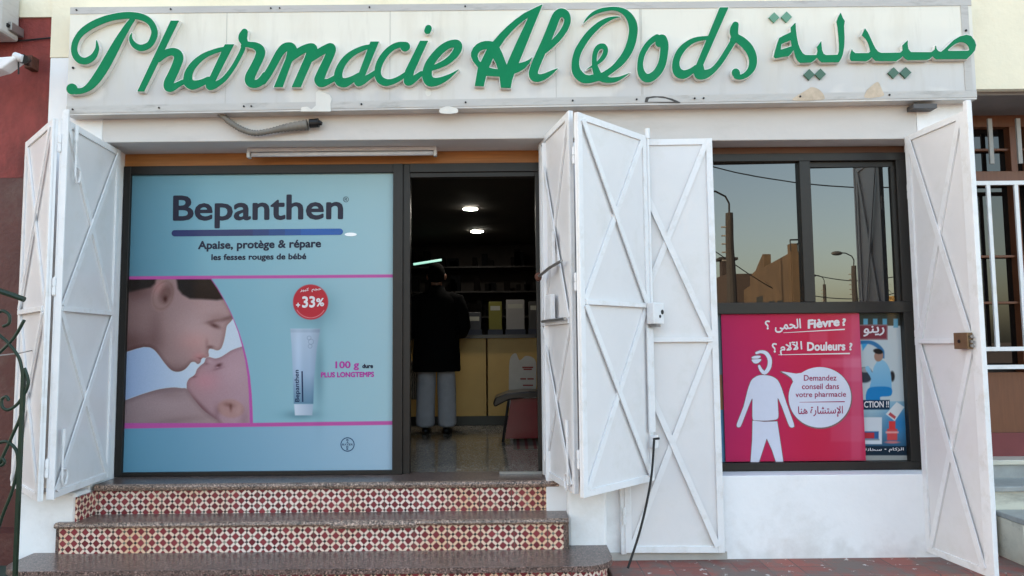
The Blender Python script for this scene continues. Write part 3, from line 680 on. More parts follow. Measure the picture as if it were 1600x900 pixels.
m = MB(); p = h + d * .34 + n * .02; m.bar(p + Vector((0, 0, 1.64)), p + Vector((0, 0, 1.80)), n, .13, .03); m.build('lock_case', WHITE_BAR, lf, bevel=.004)
m = MB(); p = h + d * .16 + n * .04; m.tube([p + Vector((0, 0, 1.632)), p + d * .52 + Vector((0, 0, 1.632))], .010, 8); m.build('slide_bolt', STEEL, lf)
hook(lf, o - d * .05 + n * .032, .60, .34, n, -d)
lf, h, o, d, n = leaf(s2, (.402, 4.362), (.914, 4.895), .585, 2.88, 1.728)
for z in (2.62, 1.85, .80): hinge(lf, (.365 + .402) / 2, 4.395, z)
m = MB(); t_ = o + n * .012 + d * .006; m.tube([t_ + Vector((0, 0, 1.72)), t_ + Vector((0, 0, 2.90))], .010, 8); m.tube([t_ + Vector((0, 0, 2.86)), t_ + Vector((0, 0, 2.93))], .017, 8); m.build('tower_bolt', WHITE_BAR, lf, smooth=False)
m = MB(); p = o - d * .005 + n * .02; m.bar(p + Vector((0, 0, 1.605)), p + Vector((0, 0, 1.745)), n, .125, .055); lb = m.build('lock_box', WHITE_BAR, lf, bevel=.006)
m = MB(); f = p + n * .0555
for dx, dz, r in ((.012, -.025, .011), (.040, .004, .016)): m.tube([f + d * dx + Vector((0, 0, 1.68 + dz)), f + d * dx + n * .002 + Vector((0, 0, 1.68 + dz))], r, 12)
m.build('key_holes', BLACK, lb)
MB().bar(p + Vector((0, 0, 1.585)), p + Vector((0, 0, 1.603)), n, .05, .05).build('bolt_tongue', STEEL, lb)
MB().bar(o - d * .055 + n * .015 + Vector((0, 0, .84)), o + d * .0 + n * .015 + Vector((0, 0, .84)), n, .08, .03).build('latch_plate', WHITE_BAR, lf, bevel=.003)
MB().bar(o - d * .03 + n * .012 + Vector((0, 0, .90)), o - d * .03 + n * .012 + Vector((0, 0, 1.58)), n, .07, .012).build('cover_strip', WHITE_BAR, lf, bevel=.003)

s3 = thing('window_shutter', (.74, 4.96, .1), 'tall narrow white shutter leaf standing nearly flat against the wall between door and window', 'shutter', 'white folding shutters of the shopfront')
lf, h, o, d, n = leaf(s3, (.728, 4.945), (1.372, 4.925), .112, 2.868, 1.50)
for z in (.35, 1.5, 2.6): hinge(lf, .722, 4.935, z)
s4 = thing('window_shutter', (2.72, 4.98, .1), 'rightmost tall white shutter leaf swung out beside the window, with a brown lock', 'shutter', 'white folding shutters of the shopfront')
lf, h, o, d, n = leaf(s4, (2.725, 4.985), (2.790, 4.425), .09, 2.885, 1.475)
for z in (.5, 1.5, 2.5): hinge(lf, 2.732, 4.99, z)
m = MB(); p = o - d * .085 + n * .012; m.bar(p + Vector((0, 0, 1.425)), p + Vector((0, 0, 1.525)), n, .12, .035); lb = m.build('lock_case', BRASS, lf, bevel=.003)
m = MB(); f = p + n * .0355 - d * .012; m.tube([f + Vector((0, 0, 1.472)), f + n * .003 + Vector((0, 0, 1.472))], .011, 12); m.build('key_hole', BLACK, lb)
m = MB(); q = o - d * .018 + n * .03
for z in (1.445, 1.47, 1.50): m.tube([q + Vector((0, 0, z)), q + d * .012 + Vector((0, 0, z))], .010, 8)
m.build('bolt_ends', STEEL, lb)
MB().bar(o + d * .020 + Vector((0, 0, .085)), o + d * .020 + Vector((0, 0, 2.94)), n, .035, .03, -.018).build('meeting_bar', WHITE_BAR, lf, bevel=.003)
m = MB(); m.box(2.74, 3.03, 4.50, 4.62, 2.97, 3.03); 
tag(MB().box(2.74, 2.90, 4.89, 4.975, 3.055, 3.085).build('sign_hole_block', mat('dark_hole_block', (84, 82, 82), .6)), 'dark block standing in for the wedge shaped hole under the lower right corner of the sign', 'hole')  # dark block added where a shaded wedge hole opens under the sign

rod = MB(); rod.tube([tuple(p) for p in catmull([tuple(at(981, 888, 4.62)), tuple(at(1002, 822, 4.68)), tuple(at(1017, 750, 4.76)), tuple(at(1022, 688, 4.83))], 6)], .0075, 8); rod.tube([at(1021, 686, 4.83), at(1030, 685, 4.80)], .0075, 8)
tag(rod.build('iron_rod', BLACK_IRON), 'thin black iron rod with hooked top leaning on the narrow shutter leaf', 'rod')

# ------------------------------------------------------------------ the sign
sg = thing('shop_sign', (.07, 4.84, 3.04), 'long acrylic shop sign with green script lettering in French and Arabic above the shutters', 'sign')
def signmat():
    m, t, b = newmat('aged_acrylic'); tc = t.nodes.new('ShaderNodeTexCoord'); L = t.links
    def noise(sc, a, bb, stretch=(1, 1, 1), det=8, rough=.6):
        mp = t.nodes.new('ShaderNodeMapping'); mp.inputs['Scale'].default_value = stretch; L.new(tc.outputs['Object'], mp.inputs[0])
        n = t.nodes.new('ShaderNodeTexNoise'); n.inputs['Scale'].default_value = sc; n.inputs['Detail'].default_value = det; n.inputs['Roughness'].default_value = rough; L.new(mp.outputs[0], n.inputs['Vector'])
        r = t.nodes.new('ShaderNodeValToRGB'); r.color_ramp.elements[0].position = a; r.color_ramp.elements[1].position = bb; L.new(n.outputs['Fac'], r.inputs[0]); return r.outputs[0]
    def mix(f, x, y, k=1.0):
        n = t.nodes.new('ShaderNodeMixRGB')
        if k != 1.0:
            q = t.nodes.new('ShaderNodeMath'); q.operation = 'MULTIPLY'; q.inputs[1].default_value = k; L.new(f, q.inputs[0]); f = q.outputs[0]
        L.new(f, n.inputs[0])
        for i, v in ((1, x), (2, y)):
            if isinstance(v, tuple): n.inputs[i].default_value = lin(v) + (1,)
            else: L.new(v, n.inputs[i])
        return n.outputs[0]
    sx = t.nodes.new('ShaderNodeSeparateXYZ'); L.new(tc.outputs['Object'], sx.inputs[0])
    mr = t.nodes.new('ShaderNodeMapRange'); mr.inputs['From Min'].default_value = 0.62; mr.inputs['From Max'].default_value = 0.12; L.new(sx.outputs[2], mr.inputs['Value'])
    col = mix(mr.outputs[0], (226, 221, 207), (207, 203, 198))          # cream above, grey below: reflected sky and skyline painted into the colour
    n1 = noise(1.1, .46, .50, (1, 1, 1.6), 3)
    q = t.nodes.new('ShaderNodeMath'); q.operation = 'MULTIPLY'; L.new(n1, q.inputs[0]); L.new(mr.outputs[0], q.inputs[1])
    col = mix(q.outputs[0], col, (180, 178, 178), .55)  # grey noise patches paint in the mirrored skyline
    col = mix(noise(5, .5, .75, (1, 1, .18)), col, (196, 184, 160), .30)
    col = mix(noise(9, .55, .8, (1.5, 1, .25)), col, (160, 148, 130), .25)
    L.new(col, b.inputs['Base Color']); b.inputs['Roughness'].default_value = .22; b.inputs['IOR'].default_value = 1.45
    return m
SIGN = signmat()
SK = YS / 4.84; SX = lambda x: x * SK; SZ = lambda z: CZ + (z - CZ) * SK      # sign face moved out from the measured plane
def zb(x): return SZ(3.044 + (x / SK + 2.97) / 6.1 * .052)
SL, SR, ST = SX(-2.985), SX(3.14), SZ(3.79)
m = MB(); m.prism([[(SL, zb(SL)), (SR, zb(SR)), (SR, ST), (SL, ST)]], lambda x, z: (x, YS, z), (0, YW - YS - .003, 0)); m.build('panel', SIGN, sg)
fr = MB()
fr.prism([[(SL, ST - .044), (SR, ST - .044), (SR, ST + .003), (SL, ST + .003)]], lambda x, z: (x, YS - .004, z), (0, .0035, 0))
for a, b_ in ((SL, 0), (0, SR)): fr.prism([[(a, zb(a) + .012), (b_, zb(b_) + .012), (b_, zb(b_) + .062), (a, zb(a) + .062)]], lambda x, z: (x, YS - .004, z), (0, .0035, 0))
fr.box(SR - .075, SR - .025, YS - .0042, YS - .0006, zb(SR - .06) + .063, ST - .045)
fr.build('frame_strip', SEAL, sg)
sc_ = MB()
for x in map(SX, (-2.94, -2.36, -1.79, -1.74, -1.0, -.3, .42, .85, 1.24, 1.30, 1.95, 2.55)): sc_.tube([(x, YS - .005, zb(x) + .038), (x, YS - .011, zb(x) + .038)], .0065, 8)
for x in map(SX, (-2.94, -2.3, -1.62, -1.56, -.95, -.3)): sc_.tube([(x, YS - .005, ST - .018), (x, YS - .011, ST - .018)], .006, 8)
sc_.tube([(SX(-2.95), YS - .001, SZ(3.37)), (SX(-2.95), YS - .007, SZ(3.37))], .008, 8); sc_.tube([(SX(3.09), YS - .005, SZ(3.57)), (SX(3.09), YS - .011, SZ(3.57))], .008, 8); sc_.build('screws', BLACK_IRON, sg)
jn = MB()
for px in (353, 609, 868, 1001, 1003): x = at(px, 90, YS).x; jn.box(x, x + .003, YS - .0012, YS - .0006, zb(x) + .063, ST - .045)
jn.build('panel_joints', mat('joint_grey', (172, 168, 160), .6), sg)
STK = mat('torn_white_label', (216, 213, 206), .7, var=.06)
m = MB(); shape(m, [('P', [(440, 750), (470, 722), (500, 742), (570, 770), (592, 806), (578, 850), (582, 925), (300, 925), (305, 885), (360, 880), (400, 905), (440, 870)])], (420, 20), 6, YS - .0052, step=8); m.build('torn_sticker', STK, sg)
m = MB(); shape(m, [('S', [(655, 735, 26), (655, 755, 26)])], (560, 20), 6, YS - .0012, step=6); m.build('torn_sticker', STK, sg)
m = MB(); shape(m, [('S', [(690, 173, 4), (700, 172, 6), (712, 173, 4)])], (0, 0), 1, YS - .0055, step=1.2); m.build('torn_sticker', STK, sg)
m = MB(); shape(m, [('P', [(1007, 160), (1009, 152), (1022, 150), (1036, 150.5), (1050, 154), (1066, 161)])], (0, 0), 1, YS - .0054, step=1.2); w_ = m.build('warped_gap', mat('gap_dark', (70, 68, 66), .7), sg)
m = MB(); shape(m, [('P', [(1012, 159), (1014, 154), (1026, 152.3), (1040, 154), (1054, 159)])], (0, 0), 1, YS - .0058, step=1.2); m.build('warped_strip', SEAL, sg)
STAIN = mat('brown_stain', (190, 172, 150), .5, var=.2, scale=14)
for P in ([(1258, 142), (1268, 136), (1280, 140), (1288, 150), (1284, 156), (1240, 157), (1246, 149)], [(1362, 134), (1372, 128), (1378, 140), (1380, 150), (1352, 153), (1354, 142)]):
    m = MB(); shape(m, [('C', P)], (0, 0), 1, YS - .0053, step=1.5); m.build('brown_stain', STAIN, sg)

LET = {}
LET['P'] = ((100, 10), [('S', [(303, 318, 3), (309, 360, 12), (308, 402, 19), (280, 462, 27), (240, 496, 31), (195, 512, 32), (145, 500, 33), (108, 460, 31), (94, 405, 29), (102, 345, 29), (125, 295, 28), (160, 248, 30), (205, 210, 32), (260, 175, 33), (315, 148, 33), (380, 122, 32), (447, 103, 31), (515, 90, 32), (585, 83, 32), (640, 84, 32), (695, 91, 32), (745, 106, 31), (788, 130, 30), (820, 163, 29), (840, 205, 29), (848, 245, 30), (838, 292, 31), (808, 350, 29), (765, 378, 30), (720, 388, 30), (680, 376, 28), (648, 350, 24), (628, 315, 18), (624, 285, 12), (634, 250, 3)]),
    ('S', [(642, 122, 22), (608, 165, 27), (572, 222, 31), (536, 280, 35), (498, 345, 39), (455, 425, 43), (418, 492, 45), (380, 560, 46), (335, 632, 45), (290, 695, 42), (245, 745, 36), (200, 777, 29), (155, 793, 27), (110, 795, 30)]), ('S', [(72, 772, 50), (74, 774, 51)])])
LET['h'] = ((100, 10), [('P', [(1000, 133), (1077, 133), (750, 797), (686, 797)]), ('S', [(890, 500, 22), (925, 462, 30), (965, 435, 34), (1015, 424, 36), (1058, 442, 42), (1074, 482, 44), (1060, 535, 43), (1034, 600, 43), (1005, 660, 43), (980, 715, 45), (978, 755, 42), (1005, 762, 36), (1050, 742, 28), (1100, 715, 24), (1150, 695, 22)])])
LET['a1'] = ((260, 20), [('S', [(545, 335, 18), (490, 348, 21), (435, 366, 22), (380, 388, 24), (335, 414, 27), (285, 455, 31), (240, 505, 34), (210, 560, 38), (200, 610, 42), (205, 650, 46), (240, 675, 45), (290, 668, 37), (340, 650, 30), (392, 622, 25)]), ('P', [(548, 294), (634, 294), (478, 600), (455, 650), (400, 690), (356, 668), (410, 590)]),
    ('S', [(415, 655, 42), (408, 683, 40), (440, 682, 34), (480, 664, 27), (540, 620, 24), (590, 560, 22), (635, 495, 21), (672, 428, 21), (700, 375, 21), (718, 330, 22)])])
LET['r'] = ((260, 20), [('S', [(732, 178, 30), (718, 215, 40), (716, 245, 40), (730, 278, 34)]), ('S', [(718, 312, 22), (740, 294, 26), (790, 300, 28), (835, 310, 34), (872, 338, 42), (882, 375, 44), (868, 425, 42), (842, 480, 42), (812, 538, 43), (785, 595, 46), (782, 635, 47), (800, 660, 42), (838, 666, 37), (872, 652, 36), (900, 626, 36), (928, 588, 36)])])
LET['m'] = ((420, 20), [('S', [(-55, 640, 33), (-20, 590, 35), (30, 505, 36), (70, 430, 36), (105, 370, 37), (150, 325, 40), (200, 318, 41), (222, 342, 40), (212, 380, 36)]), ('P', [(178, 330), (264, 330), (262, 365), (212, 470), (130, 697), (46, 697), (160, 420)]),
    ('S', [(205, 432, 26), (245, 395, 33), (290, 362, 37), (345, 334, 38), (400, 324, 40), (418, 340, 37), (408, 375, 36)]), ('P', [(362, 345), (454, 330), (452, 360), (402, 460), (299, 697), (213, 697), (330, 430)]),
    ('S', [(395, 436, 24), (435, 402, 32), (480, 368, 37), (535, 338, 38), (578, 324, 41), (588, 350, 40), (570, 400, 40), (535, 475, 41), (505, 540, 42), (480, 600, 45), (472, 632, 46), (492, 655, 42), (540, 650, 30), (585, 630, 26), (640, 598, 24)])])
LET['a2'] = ((420, 20), [('S', [(950, 315, 20), (900, 326, 23), (850, 345, 25), (800, 370, 27), (750, 405, 30), (710, 447, 32), (675, 500, 34), (654, 555, 37), (650, 600, 40), (665, 642, 44), (705, 655, 44), (750, 640, 36), (795, 616, 29), (842, 585, 24)]), ('P', [(953, 269), (1033, 269), (912, 565), (880, 650), (800, 655), (842, 568)]),
    ('S', [(842, 628, 40), (840, 652, 37), (875, 642, 33), (915, 616, 28), (960, 586, 25), (1012, 552, 22)])])
LET['c'] = ((560, 20), [('S', [(436, 318, 44), (440, 316, 44)]), ('S', [(430, 300, 28), (380, 300, 28), (330, 318, 28), (285, 350, 29), (245, 393, 30), (210, 447, 31), (188, 500, 31), (180, 550, 30), (186, 595, 33), (210, 632, 36), (255, 652, 34), (305, 648, 28), (350, 632, 25), (395, 608, 23), (440, 575, 20)])])
LET['i'] = ((560, 20), [('P', [(577, 261), (654, 261), (524, 545), (500, 650), (425, 655), (436, 545)]), ('S', [(467, 620, 42), (466, 645, 38), (495, 638, 34), (540, 606, 28), (590, 568, 23)])])
LET['i_dot'] = ((560, 20), [('S', [(657, 144, 31), (648, 168, 31)])])
LET['e'] = ((560, 20), [('S', [(690, 520, 22), (750, 497, 26), (810, 468, 29), (865, 428, 32), (912, 376, 36), (935, 325, 38), (925, 292, 38), (885, 288, 36), (830, 306, 36), (780, 340, 37), (735, 385, 38), (695, 435, 39), (662, 490, 41), (645, 550, 44), (645, 600, 47), (668, 640, 48), (715, 648, 40), (770, 635, 32), (820, 612, 25), (870, 582, 15), (938, 532, 2)])])
LET['A'] = ((720, 0), [('P', [(767, 39), (715, 62), (665, 86), (590, 125), (510, 182), (430, 250), (370, 310), (325, 362), (300, 390), (262, 383), (225, 384), (185, 394), (150, 412), (115, 448), (96, 490), (95, 530), (112, 570), (160, 632), (130, 805), (215, 810), (238, 710), (362, 718), (375, 822), (468, 824), (482, 752), (503, 690), (550, 672), (600, 640), (645, 592), (673, 533), (640, 558), (600, 577), (543, 592)]),
    ('-P', [(632, 163), (590, 192), (540, 232), (480, 290), (420, 358), (362, 442), (390, 500), (410, 552), (430, 606), (455, 545), (520, 400)]), ('-P', [(158, 528), (162, 502), (178, 480), (205, 466), (245, 458), (215, 520), (185, 583), (168, 562)]), ('-P', [(303, 545), (265, 632), (300, 641), (347, 648), (330, 595)])])
LET['l'] = ((720, 0), [('S', [(908, 641, 2), (875, 662, 12), (835, 688, 21), (785, 715, 28), (735, 730, 35), (696, 722, 43), (680, 690, 43), (690, 640, 42), (715, 575, 42), (750, 495, 42), (790, 410, 42), (830, 315, 42), (862, 235, 42), (890, 165, 41), (915, 130, 41), (945, 117, 40), (978, 132, 38), (998, 165, 32), (998, 208, 31), (978, 262, 31), (945, 315, 30), (905, 362, 30), (860, 408, 29), (815, 448, 29), (775, 482, 26)])])
LET['Q'] = ((860, 0), [('S', [(306, 222, 1), (335, 185, 8), (370, 150, 13), (420, 117, 17), (475, 96, 19), (530, 85, 18), (580, 80, 17), (635, 86, 20), (690, 108, 27), (732, 145, 33), (760, 190, 38), (775, 240, 41), (778, 290, 41), (770, 350, 41), (755, 410, 41), (732, 470, 40), (700, 525, 38), (665, 570, 36), (630, 608, 32), (590, 642, 28), (545, 675, 28), (500, 705, 30), (460, 722, 32)]),
    ('S', [(655, 157, 2), (615, 160, 8), (560, 174, 16), (510, 197, 22), (462, 227, 26), (415, 267, 29), (370, 312, 31), (328, 365, 32), (292, 420, 33), (262, 475, 34), (242, 535, 34), (234, 600, 36), (242, 660, 41), (270, 705, 44), (310, 735, 42), (360, 742, 38), (410, 732, 36), (460, 722, 36), (500, 738, 34), (550, 750, 28), (600, 747, 24), (650, 733, 17), (700, 708, 9), (748, 682, 1)]),
    ('S', [(450, 715, 36), (432, 670, 34), (418, 625, 28), (412, 575, 23), (415, 520, 23), (430, 470, 24), (460, 437, 25), (498, 434, 25), (518, 465, 23), (508, 512, 23), (482, 552, 20), (445, 588, 15), (405, 615, 11), (365, 635, 5), (330, 660, 1)])])
LET['o'] = ((860, 0), [('S', [(1000, 350, 30), (960, 373, 27), (920, 410, 26), (888, 455, 27), (862, 505, 27), (848, 555, 27), (842, 605, 27), (846, 655, 31), (862, 698, 36), (895, 730, 40), (935, 728, 40), (980, 700, 38), (1015, 660, 38), (1042, 608, 38), (1058, 550, 37), (1066, 490, 37), (1069, 440, 39), (1060, 400, 45), (1045, 370, 48)]), ('S', [(1030, 385, 42), (1022, 402, 38)])])
LET['d'] = ((1010, 0), [('P', [(688, 68), (771, 68), (534, 605), (555, 700), (500, 720), (445, 690), (465, 610)]), ('S', [(575, 354, 18), (520, 359, 20), (470, 369, 22), (425, 386, 24), (385, 412, 27), (345, 447, 30), (312, 490, 32), (288, 540, 32), (277, 590, 33), (280, 640, 38), (300, 680, 43), (340, 698, 42), (385, 686, 34), (430, 660, 27), (465, 632, 24)]),
    ('S', [(488, 650, 35), (495, 692, 48), (535, 698, 44), (580, 684, 35), (620, 660, 28), (665, 615, 26), (705, 562, 26), (745, 500, 26), (785, 435, 26), (815, 385, 28)])])
LET['s'] = ((1010, 0), [('S', [(835, 232, 30), (824, 270, 38), (822, 310, 38), (835, 345, 36)]), ('S', [(812, 372, 28), (840, 355, 34), (880, 375, 40), (925, 412, 42), (962, 455, 42), (988, 505, 40), (1000, 555, 38), (998, 605, 36), (982, 650, 32), (950, 688, 28), (915, 712, 25), (878, 722, 24), (845, 712, 28)]), ('S', [(838, 678, 37), (841, 686, 38)])])
LET['ar1'] = ((1190, 0), [('P', [(318, 210), (323, 280), (331, 345), (345, 415), (365, 465), (388, 500), (412, 515), (515, 515), (526, 480), (518, 440), (540, 412), (560, 383), (563, 430), (568, 470), (582, 503), (602, 515), (714, 512), (726, 480), (727, 420), (720, 330), (712, 250), (702, 205), (718, 160), (742, 118), (758, 160), (781, 198), (773, 240), (776, 300), (779, 345), (776, 430), (764, 505), (748, 548), (726, 583), (565, 586), (540, 565), (520, 540), (502, 560), (466, 586), (362, 589), (338, 570), (318, 535), (300, 468), (276, 505), (252, 527), (192, 535), (128, 547), (114, 528), (128, 470), (148, 405), (166, 355), (200, 335), (276, 300), (274, 255)]), ('-P', [(188, 412), (275, 376), (282, 432), (178, 466)])])
LET['ar2'] = ((1340, 10), [('P', [(70, 205), (95, 240), (115, 280), (135, 325), (152, 362), (170, 395), (192, 422), (220, 435), (402, 432), (424, 410), (420, 365), (445, 340), (472, 316), (470, 360), (478, 400), (500, 427), (690, 428), (722, 405), (735, 362), (742, 398), (758, 418), (782, 426), (812, 402), (855, 360), (905, 312), (960, 280), (1020, 264), (1065, 276), (1098, 320), (1112, 362), (1100, 412), (1070, 450), (1025, 493), (742, 496), (722, 485), (705, 465), (680, 490), (652, 501), (472, 504), (445, 488), (425, 465), (400, 490), (362, 513), (172, 511), (152, 495), (135, 475), (112, 500), (82, 513), (-58, 511), (-72, 492), (-70, 450), (-52, 398), (-44, 420), (-20, 437), (105, 436), (120, 420), (112, 385), (95, 335), (75, 302), (40, 270)]), ('-C', [(848, 412), (880, 380), (930, 345), (985, 335), (1030, 360), (1048, 408), (1000, 414), (900, 416)])])
GREEN = mat('green_acrylic', (4, 120, 76), 0.3, var=.05, scale=8, ior=1.22, stain=(54, 134, 96), stain_amt=.35, stain_scale=2.5)
GREEN_DIM = mat('dark_green_acrylic', (62, 98, 78), .35, var=.05); GREEN_PALE = mat('pale_green_acrylic', (96, 146, 120), .35, var=.05)
RIM = mat('white_letter_side', (226, 224, 218), .4, var=.05, scale=10, stain=(150, 142, 132), stain_amt=.3, stain_scale=8)
TOL[0] = .5
for li, (k, (org, els)) in enumerate(LET.items()):
    lo = (li % 3) * .0007
    m = MB(); shape(m, els, org, 6, YS - .040 + lo, .003, 0, 3.0); fc = m.build('letter', GREEN, sg)
    m = MB(); shape(m, els, org, 6, YS - .0360 + lo, .0340, 5.5, 4.0); m.build('letter_body', RIM, fc)
for (x, y, r, mm) in ((1190 + 118 / 6, 163 / 6, 8.2, GREEN_PALE), (1190 + 235 / 6, 158 / 6, 8.6, GREEN_PALE), (1190 + 447 / 6, 698 / 6, 8.8, GREEN_DIM), (1190 + 552 / 6, 694 / 6, 8.8, GREEN_DIM), (1340 + 338 / 6, 10 + 622 / 6, 8.8, GREEN_DIM), (1340 + 452 / 6, 10 + 620 / 6, 9.0, GREEN_DIM)):
    m = MB(); m.prism([[(x - r, y), (x, y + r), (x + r, y), (x, y - r)]], lambda a, b: at(a, b, YS - .015), (0, .0145, 0)); m.build('letter_dot', mm, sg)

# conduit under the sign, lamp fitting under the lintel
cn = thing('flexible_conduit', at(350, 185, 4.93), 'grey corrugated conduit drooping under the sign with a black open end', 'conduit')
P = catmull([tuple(at(x, y, 4.93)) for x, y in ((340, 175), (350, 183), (362, 193), (380, 203), (400, 208), (425, 204), (450, 199), (480, 195))], 14)
rr = [.0195 + .003 * math.sin(i * 2.2) + .0006 * max(0, i - 70) for i in range(len(P))]
m = MB(); m.tube([tuple(p) for p in P], rr, 12); m.build('hose', mat('grey_hose', (122, 116, 108), .6, var=.15, scale=20), cn, smooth=True)
e0, e1 = at(484, 193, 4.93), at(498, 192, 4.93)
m = MB(); m.tube([e0, e1], .031, 14); m.tube([e1, at(503, 193, 4.93)], [.02, .012], 10); m.build('end_cap', BLACK, cn)
tf = thing('fluorescent_fitting', (-1.2, 5.16, 2.87), 'long unlit white fluorescent lamp fitting under the lintel', 'lamp fitting')
m = MB().box(-1.878, -0.529, 5.145, 5.205, 2.866, 2.893); m.build('channel', mat('white_fitting', (190, 188, 190), .5), tf, bevel=.003)
m = MB(); m.tube([(-1.85, 5.165, 2.848), (-.555, 5.165, 2.848)], .016, 12); m.build('tube', mat('unlit_tube', (206, 206, 210), .25), tf, smooth=True)
for x in (-1.88, -.55): MB().box(x, x + .022, 5.145, 5.19, 2.825, 2.8655).build('lamp_holder', mat('grey_holder', (200, 200, 200), .5), tf, bevel=.002)

# ------------------------------------------------------------------ posters
PRINT = colmat('glazed_print', .12, 1.22)
def sm(d, w=2.0): return np.clip(.5 - d / w, 0, 1)[..., None]
def over(img, mask, c): return img * (1 - mask) + np.array(c, float) * mask
def lerpc(c0, c1, t): t = np.clip(t, 0, 1)[..., None]; return np.array(c0, float) * (1 - t) + np.array(c1, float) * t
def ell(X, Y, cx, cy, rx, ry, a=0):
    ca, sa = math.cos(a), math.sin(a); u = (X - cx) * ca + (Y - cy) * sa; v = -(X - cx) * sa + (Y - cy) * ca
    return (np.hypot(u / rx, v / ry) - 1) * min(rx, ry)
def blob(X, Y, cx, cy, rx, ry, a=0):
    ca, sa = math.cos(a), math.sin(a); u = (X - cx) * ca + (Y - cy) * sa; v = -(X - cx) * sa + (Y - cy) * ca
    return np.exp(-(u / rx) ** 2 - (v / ry) ** 2)[..., None]

def ad_print(px, py):
    t = (px - 195) / 420
    im = lerpc((86, 128, 146), (122, 166, 180), t / .32) * (t < .32)[..., None] + lerpc((122, 166, 180), (152, 182, 190), (t - .32) / .68) * (t >= .32)[..., None]  # printed blue gradient; its lighter right side includes painted-in glass reflection
    low = sm(665 - py, 3); im = im * (1 - low) + lerpc((96, 144, 168), (158, 182, 198), t) * low
    hi = blob(px, py, 620, 270, 300, 120); im = im * (1 - hi * .30) + np.array((156, 184, 186)) * hi * .30
    # photograph of a mother kissing a baby, cut by an arc
    X = (px - 190) * 3.752; Y = (py - 430) * 3.752
    arc = closed_arc = [(-40, 20), (525, 20), (565, 78), (600, 138), (632, 200), (657, 255), (688, 330), (712, 405), (735, 495), (752, 590), (763, 700), (768, 800), (770, 885), (-40, 885)]
    win = poly_sdf(X, Y, arc)
    ph_ = lerpc((146, 164, 196), (190, 200, 212), (X - 30) / 420)
    ph_ = ph_ * 1.0
    mother = closed([(-60, 10), (528, 10), (565, 78), (600, 140), (632, 195), (654, 245), (640, 272), (618, 296), (610, 335), (600, 385), (584, 428), (562, 441), (536, 434), (516, 432), (509, 448), (512, 474), (498, 486), (480, 484), (468, 492), (462, 512), (446, 521), (428, 509), (408, 511), (394, 528), (372, 551), (342, 565), (308, 564), (280, 547), (248, 510), (215, 465), (182, 432), (130, 421), (-60, 426)], 4)
    mo = poly_sdf(X, Y, mother)
    skin = lerpc((128, 100, 98), (166, 136, 134), (X - 40) / 480)
    skin = skin - 26 * blob(X, Y, 60, 400, 150, 70) - 22 * blob(X, Y, 340, 560, 130, 45) - 30 * blob(X, Y, 90, 90, 120, 60)
    skin = skin + 12 * blob(X, Y, 420, 300, 130, 100) + np.array((14, 2, 0)) * blob(X, Y, 420, 390, 90, 60) - 16 * blob(X, Y, 200, 330, 45, 130)
    skin = skin - 22 * np.clip(1 + mo / 26, 0, 1)[..., None]
    hair = np.minimum(poly_sdf(X, Y, [(-60, 0), (205, 0), (196, 50), (170, 72), (120, 82), (45, 98), (-60, 104)]), poly_sdf(X, Y, [(318, 0), (540, 0), (606, 138), (560, 146), (470, 140), (400, 138), (355, 112), (330, 80)]))
    skin = over(skin, sm(hair, 16), (40, 34, 32))
    ear = ell(X, Y, 243, 118, 66, 98, .35); skin = over(skin, sm(ear, 12), (142, 112, 108))
    skin = skin - 30 * sm(ell(X, Y, 258, 110, 34, 52, .4), 26) - 46 * blob(X, Y, 256, 140, 12, 20) - 20 * sm(np.abs(ear + 10) - 3, 8) * 0.6
    skin = skin + np.array((22, 8, 8)) * blob(X, Y, 215, 70, 30, 46, .4)
    skin = skin - 74 * blob(X, Y, 545, 296, 34, 13, .35) - 34 * blob(X, Y, 535, 270, 46, 10, -.2) - 38 * blob(X, Y, 622, 252, 44, 13, -.35) - 16 * blob(X, Y, 560, 250, 70, 30)
    skin = skin - 40 * blob(X, Y, 520, 420, 18, 9) + np.array((14, -6, -4)) * blob(X, Y, 455, 478, 40, 26) - 30 * blob(X, Y, 462, 488, 26, 4, .3) - 18 * blob(X, Y, 500, 400, 10, 30)
    edge = sm(np.abs(mo) - 3, 5); ph_ = over(ph_, edge * .55, (206, 208, 204)); ph_ = ph_ * (1 - sm(mo, 4)) + skin * sm(mo, 4)
    baby = closed([(760, 408), (700, 420), (645, 440), (610, 462), (580, 480), (548, 488), (515, 480), (494, 488), (484, 512), (462, 530), (442, 552), (432, 578), (418, 592), (396, 606), (383, 630), (382, 655), (384, 668), (420, 720), (480, 790), (560, 850), (620, 900), (800, 900), (800, 420)], 4)
    arm = closed([(-60, 760), (25, 732), (90, 708), (150, 688), (222, 668), (300, 658), (350, 662), (385, 668), (430, 728), (490, 794), (570, 858), (600, 920), (-60, 920)], 4)
    ar = poly_sdf(X, Y, arm); ba = poly_sdf(X, Y, baby)
    ask = lerpc((140, 118, 120), (158, 132, 132), (X - 20) / 500) - 20 * np.clip(1 + ar / 30, 0, 1)[..., None] - 14 * blob(X, Y, 330, 850, 160, 20, -.1) + 8 * blob(X, Y, 240, 760, 160, 50) - 12 * blob(X, Y, 280, 690, 90, 30)
    ph_ = over(ph_, sm(np.abs(ar) - 3, 5) * .5, (206, 208, 204)); ph_ = ph_ * (1 - sm(ar, 4)) + ask * sm(ar, 4)
    bsk = lerpc((158, 124, 128), (168, 136, 144), (X - 400) / 320) + np.array((16, 0, 2)) * blob(X, Y, 490, 620, 80, 60) - 20 * np.clip(1 + ba / 24, 0, 1)[..., None] + 8 * blob(X, Y, 650, 560, 80, 80)
